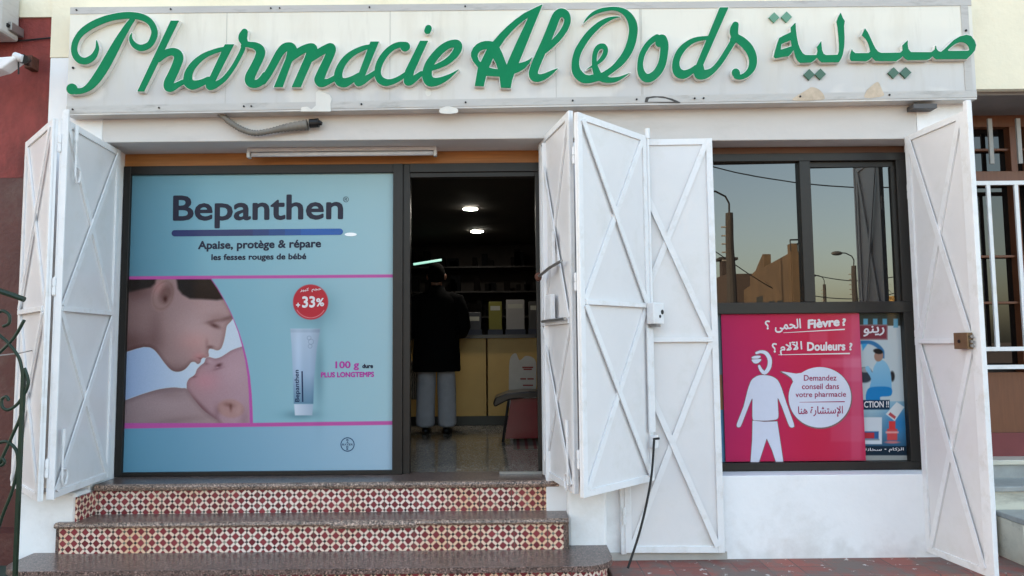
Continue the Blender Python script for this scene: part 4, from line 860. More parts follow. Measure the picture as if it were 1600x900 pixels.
    bsk = bsk - 30 * blob(X, Y, 470, 780, 120, 20, .75) - 80 * blob(X, Y, 570, 528, 20, 10, -.4) - 26 * blob(X, Y, 565, 548, 34, 8, -.3) + 40 * blob(X, Y, 562, 540, 7, 4) - 20 * blob(X, Y, 500, 520, 14, 8) - 22 * blob(X, Y, 425, 596, 18, 6) + 10 * blob(X, Y, 520, 500, 20, 20)
    e2 = ell(X, Y, 640, 782, 78, 54, .12); bsk = over(bsk, sm(e2, 14), (166, 128, 124)); bsk = bsk - 34 * blob(X, Y, 628, 760, 34, 14, .2) - 40 * blob(X, Y, 640, 778, 9, 22) + 10 * blob(X, Y, 690, 790, 20, 40) - 22 * blob(X, Y, 560, 800, 20, 40) - 18 * blob(X, Y, 720, 850, 30, 80)
    ph_ = over(ph_, sm(np.abs(ba) - 3, 5) * sm(ar + 0, -4) * .5, (206, 208, 204)); ph_ = ph_ * (1 - sm(ba, 4)) + bsk * sm(ba, 4)
    inph = sm(win, 4) * sm(433 - py, 1.5) * sm(py - 664, 1.5); im = im * (1 - inph) + ph_ * inph
    wd = 4 + 14 * np.clip((Y - 250) / 500, 0, 1); pk = sm(np.abs(win + wd / 2) - wd / 2, 3) * sm(433 - py, 1.5) * sm(py - 664, 1.5)
    im = over(im, pk, (176, 82, 152))
    for ya, yb, h in ((434.2, 431.2, 2.4), (666.5, 660.8, 3.0)):
        yl = ya + (yb - ya) * (px - 205) / 411; im = over(im, sm(np.abs(py - yl) - h, 1.2), (182, 84, 150))
    gr_ = np.random.default_rng(3).normal(0, 1, px.shape + (1,)); im = im + gr_ * 2.2 * inph
    # printed shadows of the badge and the tube belong to the artwork
    im = im - 34 * blob(px, py, 491, 480, 30, 28) - 40 * blob(px, py, 470, 648, 24, 7) - 30 * blob(px, py, 499, 580, 8, 60)
    bd = ell(px, py, 485.3, 472, 27.5, 27.5); im = over(im, sm(bd, 1.4), (176, 52, 62)); im = over(im, sm(np.abs(bd + 3) - .5, 1) * (py > 484)[..., None], (214, 140, 146))
    tb = poly_sdf(px, py, [(453.5, 513.5), (500.5, 513.5), (499, 522), (495, 545), (491, 590), (489.5, 631), (459, 631), (457.5, 585), (455.5, 540)])
    v = np.clip((py - 513) / 118, 0, 1); tc = lerpc((170, 184, 200), (150, 170, 192), v / .6) * (v < .6)[..., None] + lerpc((150, 170, 192), (92, 126, 148), (v - .6) / .4) * (v >= .6)[..., None]
    tc = tc - 26 * np.clip((px - 484) / 14, 0, 1)[..., None] + 16 * blob(px, py, 466, 560, 6, 60) - 14 * sm(np.abs(py - 517) - 2.5, 1.5)
    im = im * (1 - sm(tb, 1.5)) + tc * sm(tb, 1.5)
    cp = poly_sdf(px, py, [(459.5, 631.5), (489.3, 631.5), (488, 649), (461, 649)]); cc = lerpc((196, 204, 216), (150, 166, 184), (px - 460) / 30); im = im * (1 - sm(cp, 1.2)) + cc * sm(cp, 1.2)
    for cx, cy, r in ((483, 528, 3), (486, 534, 4), (484.5, 541, 3)): im = over(im, sm(np.abs(ell(px, py, cx, cy, r, r)) - .35, .9) * .7, (110, 122, 140))
    return im
bp = thing('window_poster', (-1.8, 5.29, .605), 'big light blue baby cream poster filling the shop window left of the doorway', 'poster')
MB().box(-2.766, -.857, 5.300, 5.325, .604, 2.738).build('backing_sheet', mat('poster_back', (120, 160, 180), .6), bp)
painted('print', -2.766, -.857, .604, 2.738, 5.295, (520, 580), ad_print, PRINT, bp)
YP = 5.2938
NAVY = flat('navy_print', (38, 38, 54), .35); INK = flat('dark_ink', (28, 34, 58), .2); PINKT = flat('magenta_print', (172, 62, 148), .2); WHITEP = flat('white_print', (216, 212, 216), .2)
m = MB()
text_mb(m, 'Bepanthen', (270, 357.5), (266, -2.5), (.5, -52), YP, .022)
m.build('brand_lettering', NAVY, bp)
m = MB(); text_mb(m, '®', (536, 316), (9, 0), (0, -9), YP); m.build('registered_mark', NAVY, bp)
def bar_print(px, py): return lerpc((52, 50, 76), (48, 92, 156), (px - 400) / 110)
def capsule(x0, y0, x1, y1, r, lc=True):
    L = [(x1 + r * math.sin(k * math.pi / 10), y1 - r * math.cos(k * math.pi / 10)) for k in range(11)]
    return L + ([(x0 - r * math.sin(k * math.pi / 10), y0 + r * math.cos(k * math.pi / 10)) for k in range(11)] if lc else [(x0, y0 + r), (x0, y0 - r)])
m = MB(); m.sheet([capsule(273, 364.5, 531, 362, 5)], lambda a, b: at(a, b, YP)); m.build('blue_bar', flat('bar_blue', (50, 56, 98), .2), bp)
for i_, (x_, c_) in enumerate(((395, (48, 64, 110)), (420, (46, 72, 124)), (445, (44, 80, 140)), (470, (44, 88, 156)))):
    m = MB(); m.sheet([capsule(x_, 364.5 - (x_ - 273) * .0097, 531, 362, 5, False)], lambda a, b: at(a, b, YP - .0002 * (i_ + 1))); m.build('blue_bar', flat('bar_blue', c_, .2), bp)
m = MB(); text_mb(m, 'Apaise, protège & répare', (309, 393.5), (192.5, -3), (.5, -17), YP, .035); text_mb(m, 'les fesses rouges de bébé', (330, 409.5), (148.5, -1.5), (.3, -12.5), YP, .035); m.build('slogan_lettering', INK, bp)
m = MB(); text_mb(m, '100 g', (524, 579), (37, -.5), (0, -14.5), YP, .03); text_mb(m, 'PLUS LONGTEMPS', (501.5, 590), (83, -.8), (0, -8.5), YP, .045); m.build('offer_lettering', PINKT, bp)
m = MB(); text_mb(m, 'dure', (566, 575.5), (17, -.3), (0, -7), YP, .05); m.build('offer_lettering', INK, bp)
m = MB(); text_mb(m, '33', (472, 481), (20.5, -.5), (0, -18), YP, .03); text_mb(m, '+', (462.5, 480), (6.5, 0), (0, -7), YP, .03); text_mb(m, '%', (494, 479), (12.5, -.5), (0, -13), YP, .03)
text_mb(m, '\uFEAE\uFEF4\uFE92\uFEDB  \uFEE2\uFEA0\uFEA3', (469, 457.5), (33, -2), (0, -7), YP, .02); m.build('badge_lettering', WHITEP, bp)
m = MB(); text_mb(m, 'Bepanthen', (470, 628), (-1.2, -50), (-9, -.2), YP, .02); m.bar(at(473, 628, YP), at(472, 580, YP), (0, -1, 0), .010, .0004); m.build('tube_lettering', flat('tube_ink', (30, 52, 84), .2), bp)
m = MB(); RG = lambda r: [(543 + r * math.cos(a * math.pi / 20), 694.5 + r * 1.02 * math.sin(a * math.pi / 20)) for a in range(40)]
m.sheet([RG(11), RG(9.6)], lambda a, b: at(a, b, YP))
for i, cch in enumerate('BAYER'):
    if i != 2: text_mb(m, cch, (541.3, 688.9 + 3.65 * i), (3.4, 0), (0, -3.1), YP, .02)
    text_mb(m, cch, (534.6 + 3.5 * i, 696.1), (3.0, 0), (0, -3.1), YP, .02)
m.build('round_logo', flat('logo_blue', (34, 62, 96), .2), bp)
m = MB(); m.sheet([[(548 + 9.5 * math.cos(a * math.pi / 12), 366.3 + 2.8 * math.sin(a * math.pi / 12)) for a in range(24)]], lambda a, b: at(a, b, YP - .001)); m.build('oval_reflection', flat('white_reflection', (250, 250, 250), .3), bp)  # white oval painting a ceiling lamp's reflection on the poster glass

# red poster
rp = thing('red_poster', (2.0, 5.16, .636), 'red advice poster with a white figure and speech bubble in the right window', 'poster')
def redprint(px, py):
    c = lerpc((182, 44, 88), (186, 42, 72), (px - 1130) / 140) + np.array((-4, 0, 8)) * blob(px, py, 1150, 610, 90, 100) + np.array((2, 34, 40)) * blob(px, py, 1340, 580, 34, 150) * .7
    for x0, x1, y0, y1, k in ((1265, 1293, 518, 535, .10), (1283, 1345, 560, 574, .12), (1318, 1346, 556, 596, .10), (1330, 1346, 490, 720, .08), (1298, 1350, 650, 690, .07)):
        c = over(c, sm(np.maximum(np.maximum(x0 - px, px - x1), np.maximum(y0 - py, py - y1)), 3) * k * 1.4, (224, 170, 190))
    return c
wbox(MB(), 1.502, 2.4955, 5.2965 - WD, 5.300 - WD, .638, 1.682).build('backing_sheet', flat('red_back', (150, 30, 60)), rp)
painted('print', WX(1.502), WX(2.4955), WZ(.638), WZ(1.682), 5.2955 - WD, (110, 120), redprint, PRINT, rp)
YR = 5.2945 - WD; FO, FS = (1100, 470), 3.2147
FIG = [('S', [(264, 262, 6), (285, 256, 7), (310, 262, 9), (327, 285, 10), (331, 310, 10), (325, 338, 10), (306, 361, 9), (288, 350, 8), (277, 328, 6)]),
       ('C', [(240, 284), (255, 277), (280, 276), (284, 283), (270, 290), (245, 290)]), ('C', [(240, 296), (262, 294), (286, 293), (284, 303), (268, 314), (250, 312)]),
       ('C', [(275, 375), (320, 375), (350, 384), (372, 402), (388, 435), (402, 478), (416, 520), (434, 568), (452, 622), (450, 634), (436, 636), (425, 622), (408, 575), (390, 528), (370, 488), (372, 540), (372, 588), (345, 599), (300, 602), (262, 600), (245, 594), (243, 540), (243, 490), (228, 520), (206, 575), (188, 622), (180, 634), (168, 634), (165, 620), (182, 575), (200, 528), (214, 470), (226, 428), (242, 395)]),
       ('P', [(244, 602), (300, 608), (368, 606), (378, 670), (398, 808), (361, 808), (342, 750), (315, 690), (297, 745), (276, 810), (234, 810), (242, 700)])]
TOL[0] = .6
FIGW = flat('pale_figure_print', (204, 208, 224), .2); EDGE = flat('grey_green_edge', (120, 96, 98), .2)
m = MB(); shape(m, FIG, FO, FS, YR, 0, 0, 3.0); m.build('white_figure', FIGW, rp)
m = MB(); shape(m, FIG, FO, FS, YR + .0004, 0, 3.0, 3.0); m.build('figure_edge', EDGE, rp)
BUB = [('C', [(582 + 157 * math.cos(a * math.pi / 16), 485 + 152 * math.sin(a * math.pi / 16)) for a in range(32)]), ('P', [(384, 354), (420, 359), (462, 366), (492, 362), (522, 356), (540, 420), (450, 500), (428, 460), (440, 430), (449, 408), (440, 388), (415, 370)])]
m = MB(); shape(m, BUB, FO, FS, YR, 0, 0, 3.0); m.build('speech_bubble', FIGW, rp)
m = MB(); shape(m, BUB, (FO[0] + .6, FO[1] + 1.0), FS, YR + .0006, 0, 4.0, 3.0); m.build('bubble_edge', EDGE, rp)
YT = 5.2938 - WD
m = MB(); text_mb(m, 'Fièvre', (1262, 514), (50, -4.5), (0, -14.5), YT, .045); text_mb(m, '?', (1316, 509.5), (6, -.5), (0, -12), YT, .045)
text_mb(m, 'Douleurs', (1261, 548.5), (60, -.8), (0, -14), YT, .04); text_mb(m, '?', (1327, 547.5), (5, 0), (0, -12), YT, .04)
text_mb(m, '\uFEF0\uFEE4\uFEA4\uFEDF\uFE8D', (1211, 520.5), (41, -3), (-1, -20), YT, .025); text_mb(m, '\u061F', (1195, 515), (8, -.5), (0, -14), YT, .03)
text_mb(m, '\uFEE1\uFEFB\uFEF5\uFE8D', (1219, 555.5), (35, -3), (-1, -20), YT, .025); text_mb(m, '\u061F', (1206, 551), (8, 0), (0, -15), YT, .03)
m.sheet([[(1224, 519.6), (1320, 513.6), (1320, 515.6), (1224, 520.3)]], lambda a, b: at(a, b, YT)); m.sheet([[(1216, 554.0), (1328, 551.2), (1328, 553.4), (1216, 554.8)]], lambda a, b: at(a, b, YT)); m.build('white_lettering', WHITEP, rp)
CRIM = flat('crimson_print', (150, 36, 84), .2)
m = MB(); text_mb(m, 'Demandez', (1256, 595), (51, -.3), (0, -9), YT, .012); text_mb(m, 'conseil dans', (1253, 608.3), (58, -.3), (0, -9), YT, .012); text_mb(m, 'votre pharmacie', (1243, 623.3), (79, -.8), (0, -11), YT, .012)
m.sheet([[(1249, 628.2), (1320, 626.8), (1320, 628.4), (1249, 628.8)]], lambda a, b: at(a, b, YT))
text_mb(m, '\uFE8E\uFEE8\uFEEB \uFE93\uFEAD\uFE8E\uFEB8\uFE98\uFEB3\uFEF9\uFE8D', (1247, 652), (70, -1), (0, -17), YT, .012); m.build('crimson_lettering', CRIM, rp)

# blue poster behind it
b2 = thing('blue_poster', (2.65, 5.18, .64), 'blue and white medicine poster with a seated man, half hidden behind the red poster', 'poster')
def blueprint(px, py):
    im = np.zeros(px.shape + (3,)) + np.array((178, 188, 192.))
    bx = lambda x0, x1, y0, y1, w=1.5: sm(np.maximum(np.maximum(x0 - px, px - x1), np.maximum(y0 - py, py - y1)), w)
    im = over(im, bx(1300, 1430, 480, 509), (62, 66, 60))
    for x in (1349, 1364, 1379, 1396, 1408): im = over(im, bx(x, x + 7, 498, 512), (92, 150, 176))
    im = over(im, bx(1300, 1387, 507, 531), (132, 100, 104)); im = over(im, bx(1300, 1385, 509, 529), (120, 52, 62))
    im = over(im, sm(poly_sdf(px, py, [(1346, 535), (1358, 534), (1348, 548)]), 2), (66, 148, 196))
    rg = ell(px, py, 1352, 562, 30, 28); im = over(im, sm(np.abs(rg) - 3, 2) * bx(1340, 1382, 532, 560), (54, 106, 150))
    im = over(im, sm(ell(px, py, 1351, 586, 13, 12), 3), (52, 58, 66)); im = over(im, sm(ell(px, py, 1352, 578, 9, 4), 2), (150, 150, 150))
    im = over(im, sm(ell(px, py, 1394, 588, 4, 8), 2), (40, 40, 44))
    man = poly_sdf(px, py, closed([(1366, 572), (1374, 562), (1384, 566), (1391, 580), (1393, 600), (1390, 612), (1360, 612), (1361, 592), (1352, 576), (1357, 572), (1363, 582)], 4)); im = im * (1 - sm(man, 1.5)) + lerpc((132, 176, 200), (104, 160, 196), (py - 565) / 45) * sm(man, 1.5)
    im = over(im, sm(poly_sdf(px, py, closed([(1356, 608), (1372, 604), (1392, 606), (1392, 618), (1376, 620), (1374, 626), (1354, 627)], 4)), 1.5), (34, 118, 176))
    im = over(im, sm(ell(px, py, 1373, 556, 7, 9, .2), 1.5), (150, 118, 104)); im = over(im, sm(ell(px, py, 1372, 549, 7.5, 4, .2), 1.5), (34, 32, 32))
    low = sm(627 - py, 1.5); g_ = lerpc((150, 178, 190), (26, 62, 92), (py - 640) / 70) - 40 * blob(px, py, 1420, 640, 10, 30); g_ = g_ + (np.array((30, 110, 170)) - g_) * blob(px, py, 1404, 660, 22, 26) * .8
    im = im * (1 - low) + g_ * low
    im = over(im, bx(1300, 1390, 625, 640), (34, 54, 74))
    im = over(im, sm(poly_sdf(px, py, [(1401, 628), (1413, 636), (1398, 658), (1384, 647)]), 1.2), (198, 202, 204)); im = over(im, sm(poly_sdf(px, py, [(1388, 648), (1391, 644), (1400, 651), (1398, 655)]), 1.2), (170, 70, 76))
    im = over(im, bx(1340, 1378, 652, 694), (196, 202, 208)); im = over(im, bx(1340, 1373, 674, 686), (54, 92, 140)); im = over(im, bx(1346, 1366, 676, 685), (176, 50, 60)); im = over(im, bx(1340, 1374, 686, 688), (120, 130, 140))
    im = over(im, bx(1386, 1402, 670, 688), (190, 74, 76)); im = over(im, bx(1389, 1399, 658, 671), (196, 60, 62)); im = over(im, bx(1384, 1404, 674, 677), (214, 150, 148)); im = over(im, sm(ell(px, py, 1394, 691, 11, 2), 1.5), (180, 110, 112))
    im = over(im, bx(1300, 1430, 697, 712), (28, 44, 58)); im = over(im, bx(1300, 1430, 711.5, 725), (150, 152, 150))
    return im
wbox(MB(), 1.40, 2.800, 5.318 - WD, 5.326 - WD, .634, 1.682).build('backing_sheet', flat('blue_back', (120, 140, 150)), b2)
painted('print', WX(2.45), WX(2.799), WZ(.634), WZ(1.682), 5.3165 - WD, (140, 340), blueprint, PRINT, b2)
m = MB(); text_mb(m, '\uFEEE\uFEE8\uFEF3\uFEAD', (1349, 526), (33, -2), (0, -16), 5.3155 - WD, .02); m.build('white_lettering', WHITEP, b2)
m = MB(); text_mb(m, 'CTION !!', (1350, 637), (39, -.5), (0, -10), 5.3155 - WD, .02); m.build('white_lettering', WHITEP, b2)
m = MB(); text_mb(m, '\uFE94\uFEE7\uFE8E\uFEA8\uFEB3 \u2022 \uFEE1\uFE8E\uFEDB\uFEB0\uFEDF\uFE8D', (1350, 707), (62, -1), (0, -7), 5.3155 - WD, .015)
m.build('white_lettering', WHITEP, b2)
lf_ = wbox(MB(), .82, 1.502, 5.314 - WD, 5.3175 - WD, .634, 1.0).build('inner_card', mat('blue_card', (78, 132, 168), .5), b2)
wbox(MB(), .82, 1.502, 5.3135 - WD, 5.3172 - WD, 1.002, 1.25).build('inner_card', mat('tan_card', (150, 104, 70), .5), b2)

# ------------------------------------------------------------------ left neighbour
ln = thing('neighbouring_building', (-8, 5.2, 0), 'red painted building with cream band at the left edge, next to the pharmacy', 'building')
MB().box(-30, -3.203, YW + .03, 9, 0, 2.66).build('lower_wall', RED_LOWER, ln)  # lower part of the red wall, coloured darker
MB().box(-30, -3.203, YW + .028, 9, 2.661, 3.80).build('wall', WALL_RED, ln)
MB().box(-30, -3.203, YW + .012, 9, 3.80, 6.2).build('cream_band', WALL_CREAM, ln)
MB().box(-30, -3.205, YW - .15, YW + .03, 0, .30).build('plinth', RED_LOWER, ln)
cb = MB(); cb.tube([at(0, 65, 4.99), at(40, 63, 4.99), at(79, 59, 4.99)], .006, 6); tag(cb.build('wall_cable', BLACK), 'thin dark cable sagging across the red wall', 'cable')
sh = thing('roller_box', (-3.9, 4.95, 3.6), 'grey metal roller box with a bolted end bracket at the top left corner', 'roller box')
a, b_ = at(-60, -20, 4.85), at(10, 55, 4.85)
MB().box(a.x - .4, b_.x, 4.78, 4.98, b_.z, a.z).build('casing', SEAL, sh, bevel=.02)
p = at(16, 48, 4.9); q = at(24, 44, 4.9); MB().box(p.x - .02, q.x, 4.86, 4.99, q.z - .03, q.z + .03).build('end_bracket', STEEL, sh, bevel=.004)
m = MB(); m.tube([(q.x - .02, 4.858, q.z), (q.x - .02, 4.845, q.z)], .014, 6); m.build('bolt', BLACK_IRON, sh)
aw = thing('folded_awning', (-3.6, 4.7, 3.3), 'white folded awning tip with clamp and rusty wall bracket over the red wall', 'awning')
m = MB(); m.prism([[(-40, 92), (22, 87), (24, 91), (2, 107), (-40, 118)]], lambda x, y: at(x, y, 4.72), (0, .10, 0)); m.build('canvas', mat('white_canvas', (222, 222, 224), .8), aw, bevel=.01)
m = MB(); c0 = at(30, 90, 4.75); m.tube([at(23, 88, 4.75), at(36, 92, 4.75)], [.03, .026], 10); m.build('clamp', mat('white_clamp', (206, 206, 208), .4), aw, smooth=True, bevel=.004)
m = MB(); m.tube([at(36, 92, 4.75), at(44, 94, 4.86)], [.032, .02], 10); m.tube([at(10, 98, 4.80), at(44, 99, 4.90)], .010, 8); m.tube([at(29, 97, 4.76), at(29, 116, 4.76)], .005, 6); m.build('arm', BLACK_IRON, aw)
p = at(51, 100, 4.98); m = MB().box(p.x - .025, p.x + .025, 4.93, 5.012, p.z - .045, p.z + .045); m.tube([(p.x, 4.93, p.z - .02), (p.x, 4.91, p.z - .02)], .012, 8); m.build('wall_plate', RUST, aw, bevel=.004)

# wrought iron railing
rl = thing('iron_railing', (-3.1, 4.3, 0), 'dark green wrought iron railing with scrolls at the lower left edge', 'railing')
YR_ = 4.30
m = MB(); a, b_ = at(39, 465, YR_), at(28, 868, YR_); xm = (a.x + b_.x) / 2; m.box(xm - .010, xm + .010, YR_ - .010, YR_ + .010, 0, 1.36); m.build('post', GREEN_IRON, rl)
def scroll(pts, r=.0095): m = MB(); m.tube([tuple(p) for p in catmull([tuple(at(x, y, YR_)) for x, y in pts], 7)], r, 8); return m
for P in ([(38, 610), (34, 645), (15, 690), (-5, 735), (-20, 780)], [(36, 590), (30, 560), (12, 535), (-4, 520), (-10, 500), (2, 486), (14, 492), (14, 505), (5, 510)], [(38, 575), (44, 600), (30, 628), (14, 640), (4, 636), (3, 624), (10, 620), (14, 626)],
          [(-8, 695), (10, 690), (26, 705), (27, 735), (18, 770), (6, 800), (-4, 830)], [(4, 716), (7, 722), (2, 727), (-6, 722), (-8, 708)], [(38, 500), (20, 530), (-10, 560)]):
    scroll(P).build('scroll', GREEN_IRON, rl, smooth=True)
m = MB(); m.tube([at(-20, 448, YR_), at(22, 462, YR_), at(38, 468, YR_)], .016, 8); m.build('handrail', GREEN_IRON, rl)
m = MB(); m.tube([at(-5, 556, YR_ + .1), at(30, 552, YR_ + .1), at(62, 545, 4.75)], .004, 6); tag(m.build('tie_wire', STEEL), 'thin twisted steel wire tied from the railing to the shutter', 'wire')
m = MB(); m.box(-3.6, -2.95, 4.25, 4.95, .0, .10); tag(m.build('railing_kerb', mat('dark_green_kerb', (48, 62, 54), .7, bump=.3)), 'low dark green kerb block under the iron railing', 'kerb')

# ------------------------------------------------------------------ right neighbour
rn = thing('neighbouring_building', (6, 5.5, 0), 'cream building with white barred brown timber window and marble steps at the right edge', 'building')
MB().box(3.198, 14, YW + .004, 9, 3.215, 6.0).build('upper_wall', WALL_CREAM, rn)
MB().box(3.198, 14, 5.62, 6.2, 0, 3.214).build('recess_wall', mat('dark_recess', (52, 46, 42), .8), rn)
MB().box(3.199, 14, YW + .06, 5.60, 3.190, 3.2145).build('soffit', mat('grey_soffit', (120, 112, 108), .85, var=.1), rn)
BRW = mat('brown_timber', (108, 64, 40), .45, var=.15, scale=8, stretch=(6, 1, .6))
tm = MB(); YB = 5.50
tm.box(3.20, 9, YB, 5.60, 3.10, 3.19); tm.box(3.20, 9, YB - .01, 5.60, 2.672, 2.755); tm.box(3.20, 9, YB - .02, 5.60, 2.655, 2.671)
for x in (3.205, 3.80, 4.02, 4.62): tm.box(x, x + .05, YB, 5.60, .70, 3.10)
tm.box(3.93, 3.99, YB, 5.60, 1.33, 3.10)
for z in (2.98 - .06, 2.10, 1.75): tm.box(3.25, 4.62, YB + .02, 5.56, z, z + .018)
tm.build('timber_frame', BRW, rn, bevel=.003)
MB().box(3.20, 9, 5.565, 5.575, 1.30, 3.10).build('pane', glassmat('dark_pane', (14, 12, 12), 1.5), rn)
MB().box(3.20, 9, 5.49, 5.60, .80, 1.24).build('timber_panel', BRW, rn); MB().box(3.20, 9, 5.47, 5.60, .62, .80).build('red_skirting', mat('dull_red_skirting', (112, 50, 52), .6), rn)
gr = MB(); YB2 = 5.36
for z in (2.62, 1.40, 1.27): gr.box(3.20, 9, YB2 - .01, YB2 + .01, z, z + .03)
x = 3.30
while x < 5.4: gr.box(x, x + .027, YB2 - .008, YB2 + .008, 1.43, 2.62); x += .205
gr.build('window_grille', WHITE_BAR, rn)
GREYBAR = mat('grey_bar_paint', (150, 148, 144), .5); x = 3.335
while x < 5.4:
    MB().box(x, x + .030, YB2 - .008, YB2 + .008, 2.78, 3.12).build('grille_bar', GREYBAR, rn); x += .21
MB().box(3.24, 3.29, YB2 - .03, YB2 + .03, 1.58, 1.70).build('window_catch', BLACK_IRON, rn, bevel=.01)
ms = thing('marble_steps', (6, 4.9, 0), 'worn cream marble steps at the lower right edge below the brown window', 'steps')
MARB = mat('worn_cream_marble', (206, 202, 186), .35, var=.1, scale=5, stain=(120, 116, 108), stain_amt=.7, stain_scale=3, stretch=(.5, 1.5, 2)); GRIS = mat('grey_marble', (150, 152, 150), .35, var=.2, scale=6)
for z, y in ((.63, 5.30), (.50, 5.02), (.345, 4.74), (.19, 4.46)):
    t_ = MB().box(3.215, 9, y, y + .2985, z - .035, z); t_.build('tread', GRIS if z < .62 else MARB, ms, bevel=.006); MB().box(3.217, 9, y + .02, y + .2985, 0.0205, z - .0355).build('riser', MARB if z < .62 else GRIS, ms)
MB().box(3.215, 9, 4.20, 4.46, 0, .02).build('foot_slab', GRIS, ms)

# ------------------------------------------------------------------ across the street (seen mirrored in the window)
OCH = mat('ochre_render', (98, 80, 58), .9, var=.25, scale=1.2, bump=.4, bscale=4, stain=(120, 92, 66), stain_amt=.6, stain_scale=.4)
def M_(px, py, Yv): p = at(px - 46, py, Yv); return (p.x, 10.36 - p.y, p.z)
oh = thing('corner_house', (13, -20, 0), 'ochre flat roofed house across the street, mirrored in the left window pane', 'house')
MB().box(8.80, 9.34, -15.4, -15.1, 0, 4.62).build('front_wall', OCH, oh)
m = MB(); m.prism([[(-15.0, 0), (-15.0, 4.6), (-19.0, 4.7), (-21.9, 4.8), (-21.9, 5.35), (-22.3, 5.4), (-23.4, 5.2), (-24.6, 4.95), (-27, 4.9), (-27, 4.4), (-30, 4.4), (-30, 0)]], lambda y, z: (8.81 + (-15 - y) * .16, y, z), (.3, 0, 0)); sw = m.build('side_wall', OCH, oh)
m = MB(); m.prism([[(-15.41, 0), (-29.9, 0), (-29.9, 4.4), (-15.41, 4.2)]], lambda y, z: (9.35 + (-15.4 - y) * .16, y, z), (.12, 0, 0)); m.build('back_wall', OCH, oh)
for y, z0, z1, w_ in ((-17.4, 1.2, 3.1, 1.0), (-19.4, 1.2, 3.2, 1.1), (-22.6, 2.0, 3.6, 1.8), (-27.6, 1.8, 3.2, 1.6)):
    x = 8.81 + (-15 - y) * .16
    f = MB().box(x - .03, x + .02, y - w_ / 2, y + w_ / 2, z0, z1).build('window', mat('dark_window', (34, 28, 24), .3), oh); MB().box(x - .09, x - .031, y - w_ / 2 - .1, y + w_ / 2 + .1, z0 - .1, z0 - .02).build('sill', OCH, f)
m = MB()
for y in (-16.0,): m.box(8.9 + (-15 - y) * .16, 9.1 + (-15 - y) * .16, y - .2, y + .2, 4.6, 5.0)
m.build('chimney', OCH, oh)
m = MB(); m.tube([(8.85, -15.25, 5.05), (9.3, -15.25, 5.05), (9.8, -18, 5.1)], .03, 6)
for x, y in ((8.85, -15.25), (9.3, -15.25), (9.55, -16.6)): m.tube([(x, y, 4.5), (x, y, 5.05)], .02, 6)
m.build('roof_rail', BLACK_IRON, oh)
ob = thing('far_house', (18, -36, 0), 'dark low house with chimney beyond the ochre house across the street', 'house')
MB().box(10.6, 13, -38, -31, 0, 5.4).build('wall', mat('brown_render', (70, 58, 50), .9), ob); MB().box(10.9, 11.6, -34, -33.3, 5.4, 6.4).build('chimney', mat('dark_brick', (60, 50, 46), .9), ob); MB().box(10.7, 11.8, -34.2, -33.1, 6.4, 6.55).build('chimney_cap', mat('dark_cap', (50, 46, 44), .9), ob)
def street_lamp(px, ptop, Yv, pbase, lab, arm):
    X, Y, Z = M_(px, ptop, Yv); t = thing('street_lamp', (X, Y, 0), lab, 'street lamp', 'street lamps across the road')
    m = MB(); m.tube([(X, Y, 0), (X, Y, Z)], [.22, .13], 10); m.build('pole', mat('concrete_pole', (62, 58, 54), .9), t)
    m = MB(); m.tube([(X, Y, Z - .3), (X, Y, Z + .35), (X - .12, Y, Z + .6), (X - .45, Y, Z + .78), (X - .7, Y, Z + .80)], .035, 8); m.build('arm', BLACK_IRON, t)
    m = MB(); m.ball((X - 1.0, Y, Z + .78), .36, .16, .13); m.build('lamp_head', mat('grey_lamp_head', (70, 70, 70), .5), t, smooth=True)
    m = MB()
    for k in range(5): m.tube([(X - .30, Y, Z - .5 - .3 * k), (X + .1, Y, Z - .5 - .3 * k)], .03, 6)
    m.build('insulators', mat('pale_insulator', (150, 146, 138), .4), t); return X, Y, Z
L1 = street_lamp(1146, 335, 26, 472, 'nearest street lamp pole, mirrored large in the left window pane', 1)
L2 = street_lamp(1332, 418, 45, 472, 'middle street lamp pole, mirrored small in the right window pane', 1)
L3 = street_lamp(1284, 446, 65, 472, 'farthest street lamp pole, mirrored smallest beside the window mullion', 1)
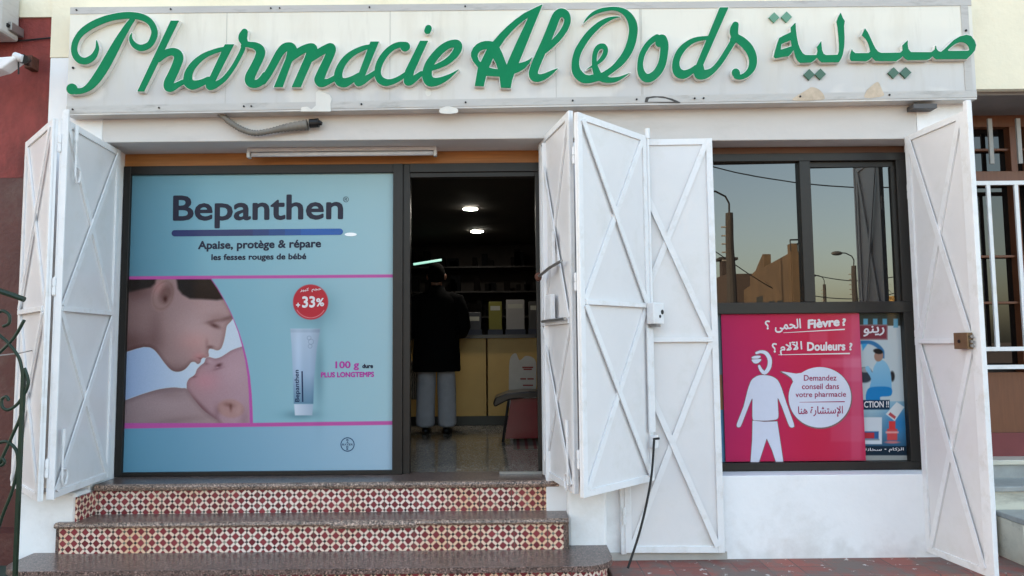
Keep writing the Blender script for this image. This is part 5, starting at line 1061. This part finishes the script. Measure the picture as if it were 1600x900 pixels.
for i, (A, B_, lab) in enumerate((((1050, 345, 30), (1420, 560, 30), 'overhead wire crossing in front of the ochre house'), ((1050, 243, 24), (1420, 297, 24), 'highest overhead wire across the street sky'), ((1262, 430, 48), (1400, 434, 48), 'upper low wire between the far street lamps'), ((1262, 462, 48), (1400, 458, 48), 'lowest wire between the far street lamps'))):
    a, b_ = Vector(M_(*A)), Vector(M_(*B_)); pts = [a.lerp(b_, k / 16) - Vector((0, 0, .35 * math.sin(math.pi * k / 16))) for k in range(17)]
    m = MB(); m.tube(pts, .022 if i < 2 else .03, 5); tag(m.build('overhead_wire', BLACK), lab, 'wire', 'wires over the street')
X, Y, Z = M_(1363, 452, 80); pl = thing('palm_tree', (X, Y, 0), 'small palm tree far across the street, mirrored at the edge of the right pane', 'tree')
m = MB(); m.tube([(X, Y, 0), (X + .1, Y, Z)], [.35, .25], 8); m.build('trunk', mat('palm_bark', (90, 70, 52), .9), pl)
m = MB()
for k in range(26):
    a = random.uniform(0, 6.28); el = random.uniform(-.2, 1.2); ln_ = random.uniform(1.4, 2.0); d = Vector((math.cos(a) * math.cos(el), math.sin(a) * math.cos(el), math.sin(el))); s_ = Vector((-math.sin(a), math.cos(a), 0)) * .14
    p0 = Vector((X + .1, Y, Z)); p1 = p0 + d * ln_ * .6; p2 = p0 + d * ln_ + Vector((0, 0, -.6)); m.add([p0 - s_ * .3, p0 + s_ * .3, p1 + s_, p1 - s_, p2], [(0, 1, 2, 3), (3, 2, 4)])
m.build('crown', mat('palm_green', (50, 62, 30), .7), pl)
fh = thing('sunlit_house', (41, -75, 0), 'small sunlit cream house far across the street beside the palm', 'house')
MB().box(38.2, 47, -78, -72, 0, 6.6).build('wall', mat('sunlit_cream', (196, 160, 96), .9), fh)
# a row of low houses closes the far side of the street to the left, out of the window's mirror but lighting and shading the front
for i, (x0, x1, y, h, c_, lab) in enumerate(((-34, -18, -24, 6.0, (120, 104, 86), 'dull sand coloured house across the street, farthest left'), (-17.5, -4, -25, 5.0, (104, 80, 66), 'brown house across the street, opposite the shop'))):
    t = thing('street_house', ((x0 + x1) / 2, y, 0), lab, 'house', 'houses on the far side of the street'); MB().box(x0, x1, y - 8, y, 0, h).build('wall', mat('render_%d' % i if False else 'house_render', c_, .9, var=.1, scale=.7), t)
    k = x0 + 2
    while k < x1 - 2: MB().box(k, k + 1.2, y - .05, y + .03, 1.2, 2.7).build('window', mat('dark_window', (34, 28, 24), .3), t); k += 3.4
    MB().box(x0 - .1, x1 + .1, y - 8.1, y + .12, h, h + .3).build('parapet', mat('parapet_render', (200, 190, 170), .9), t)
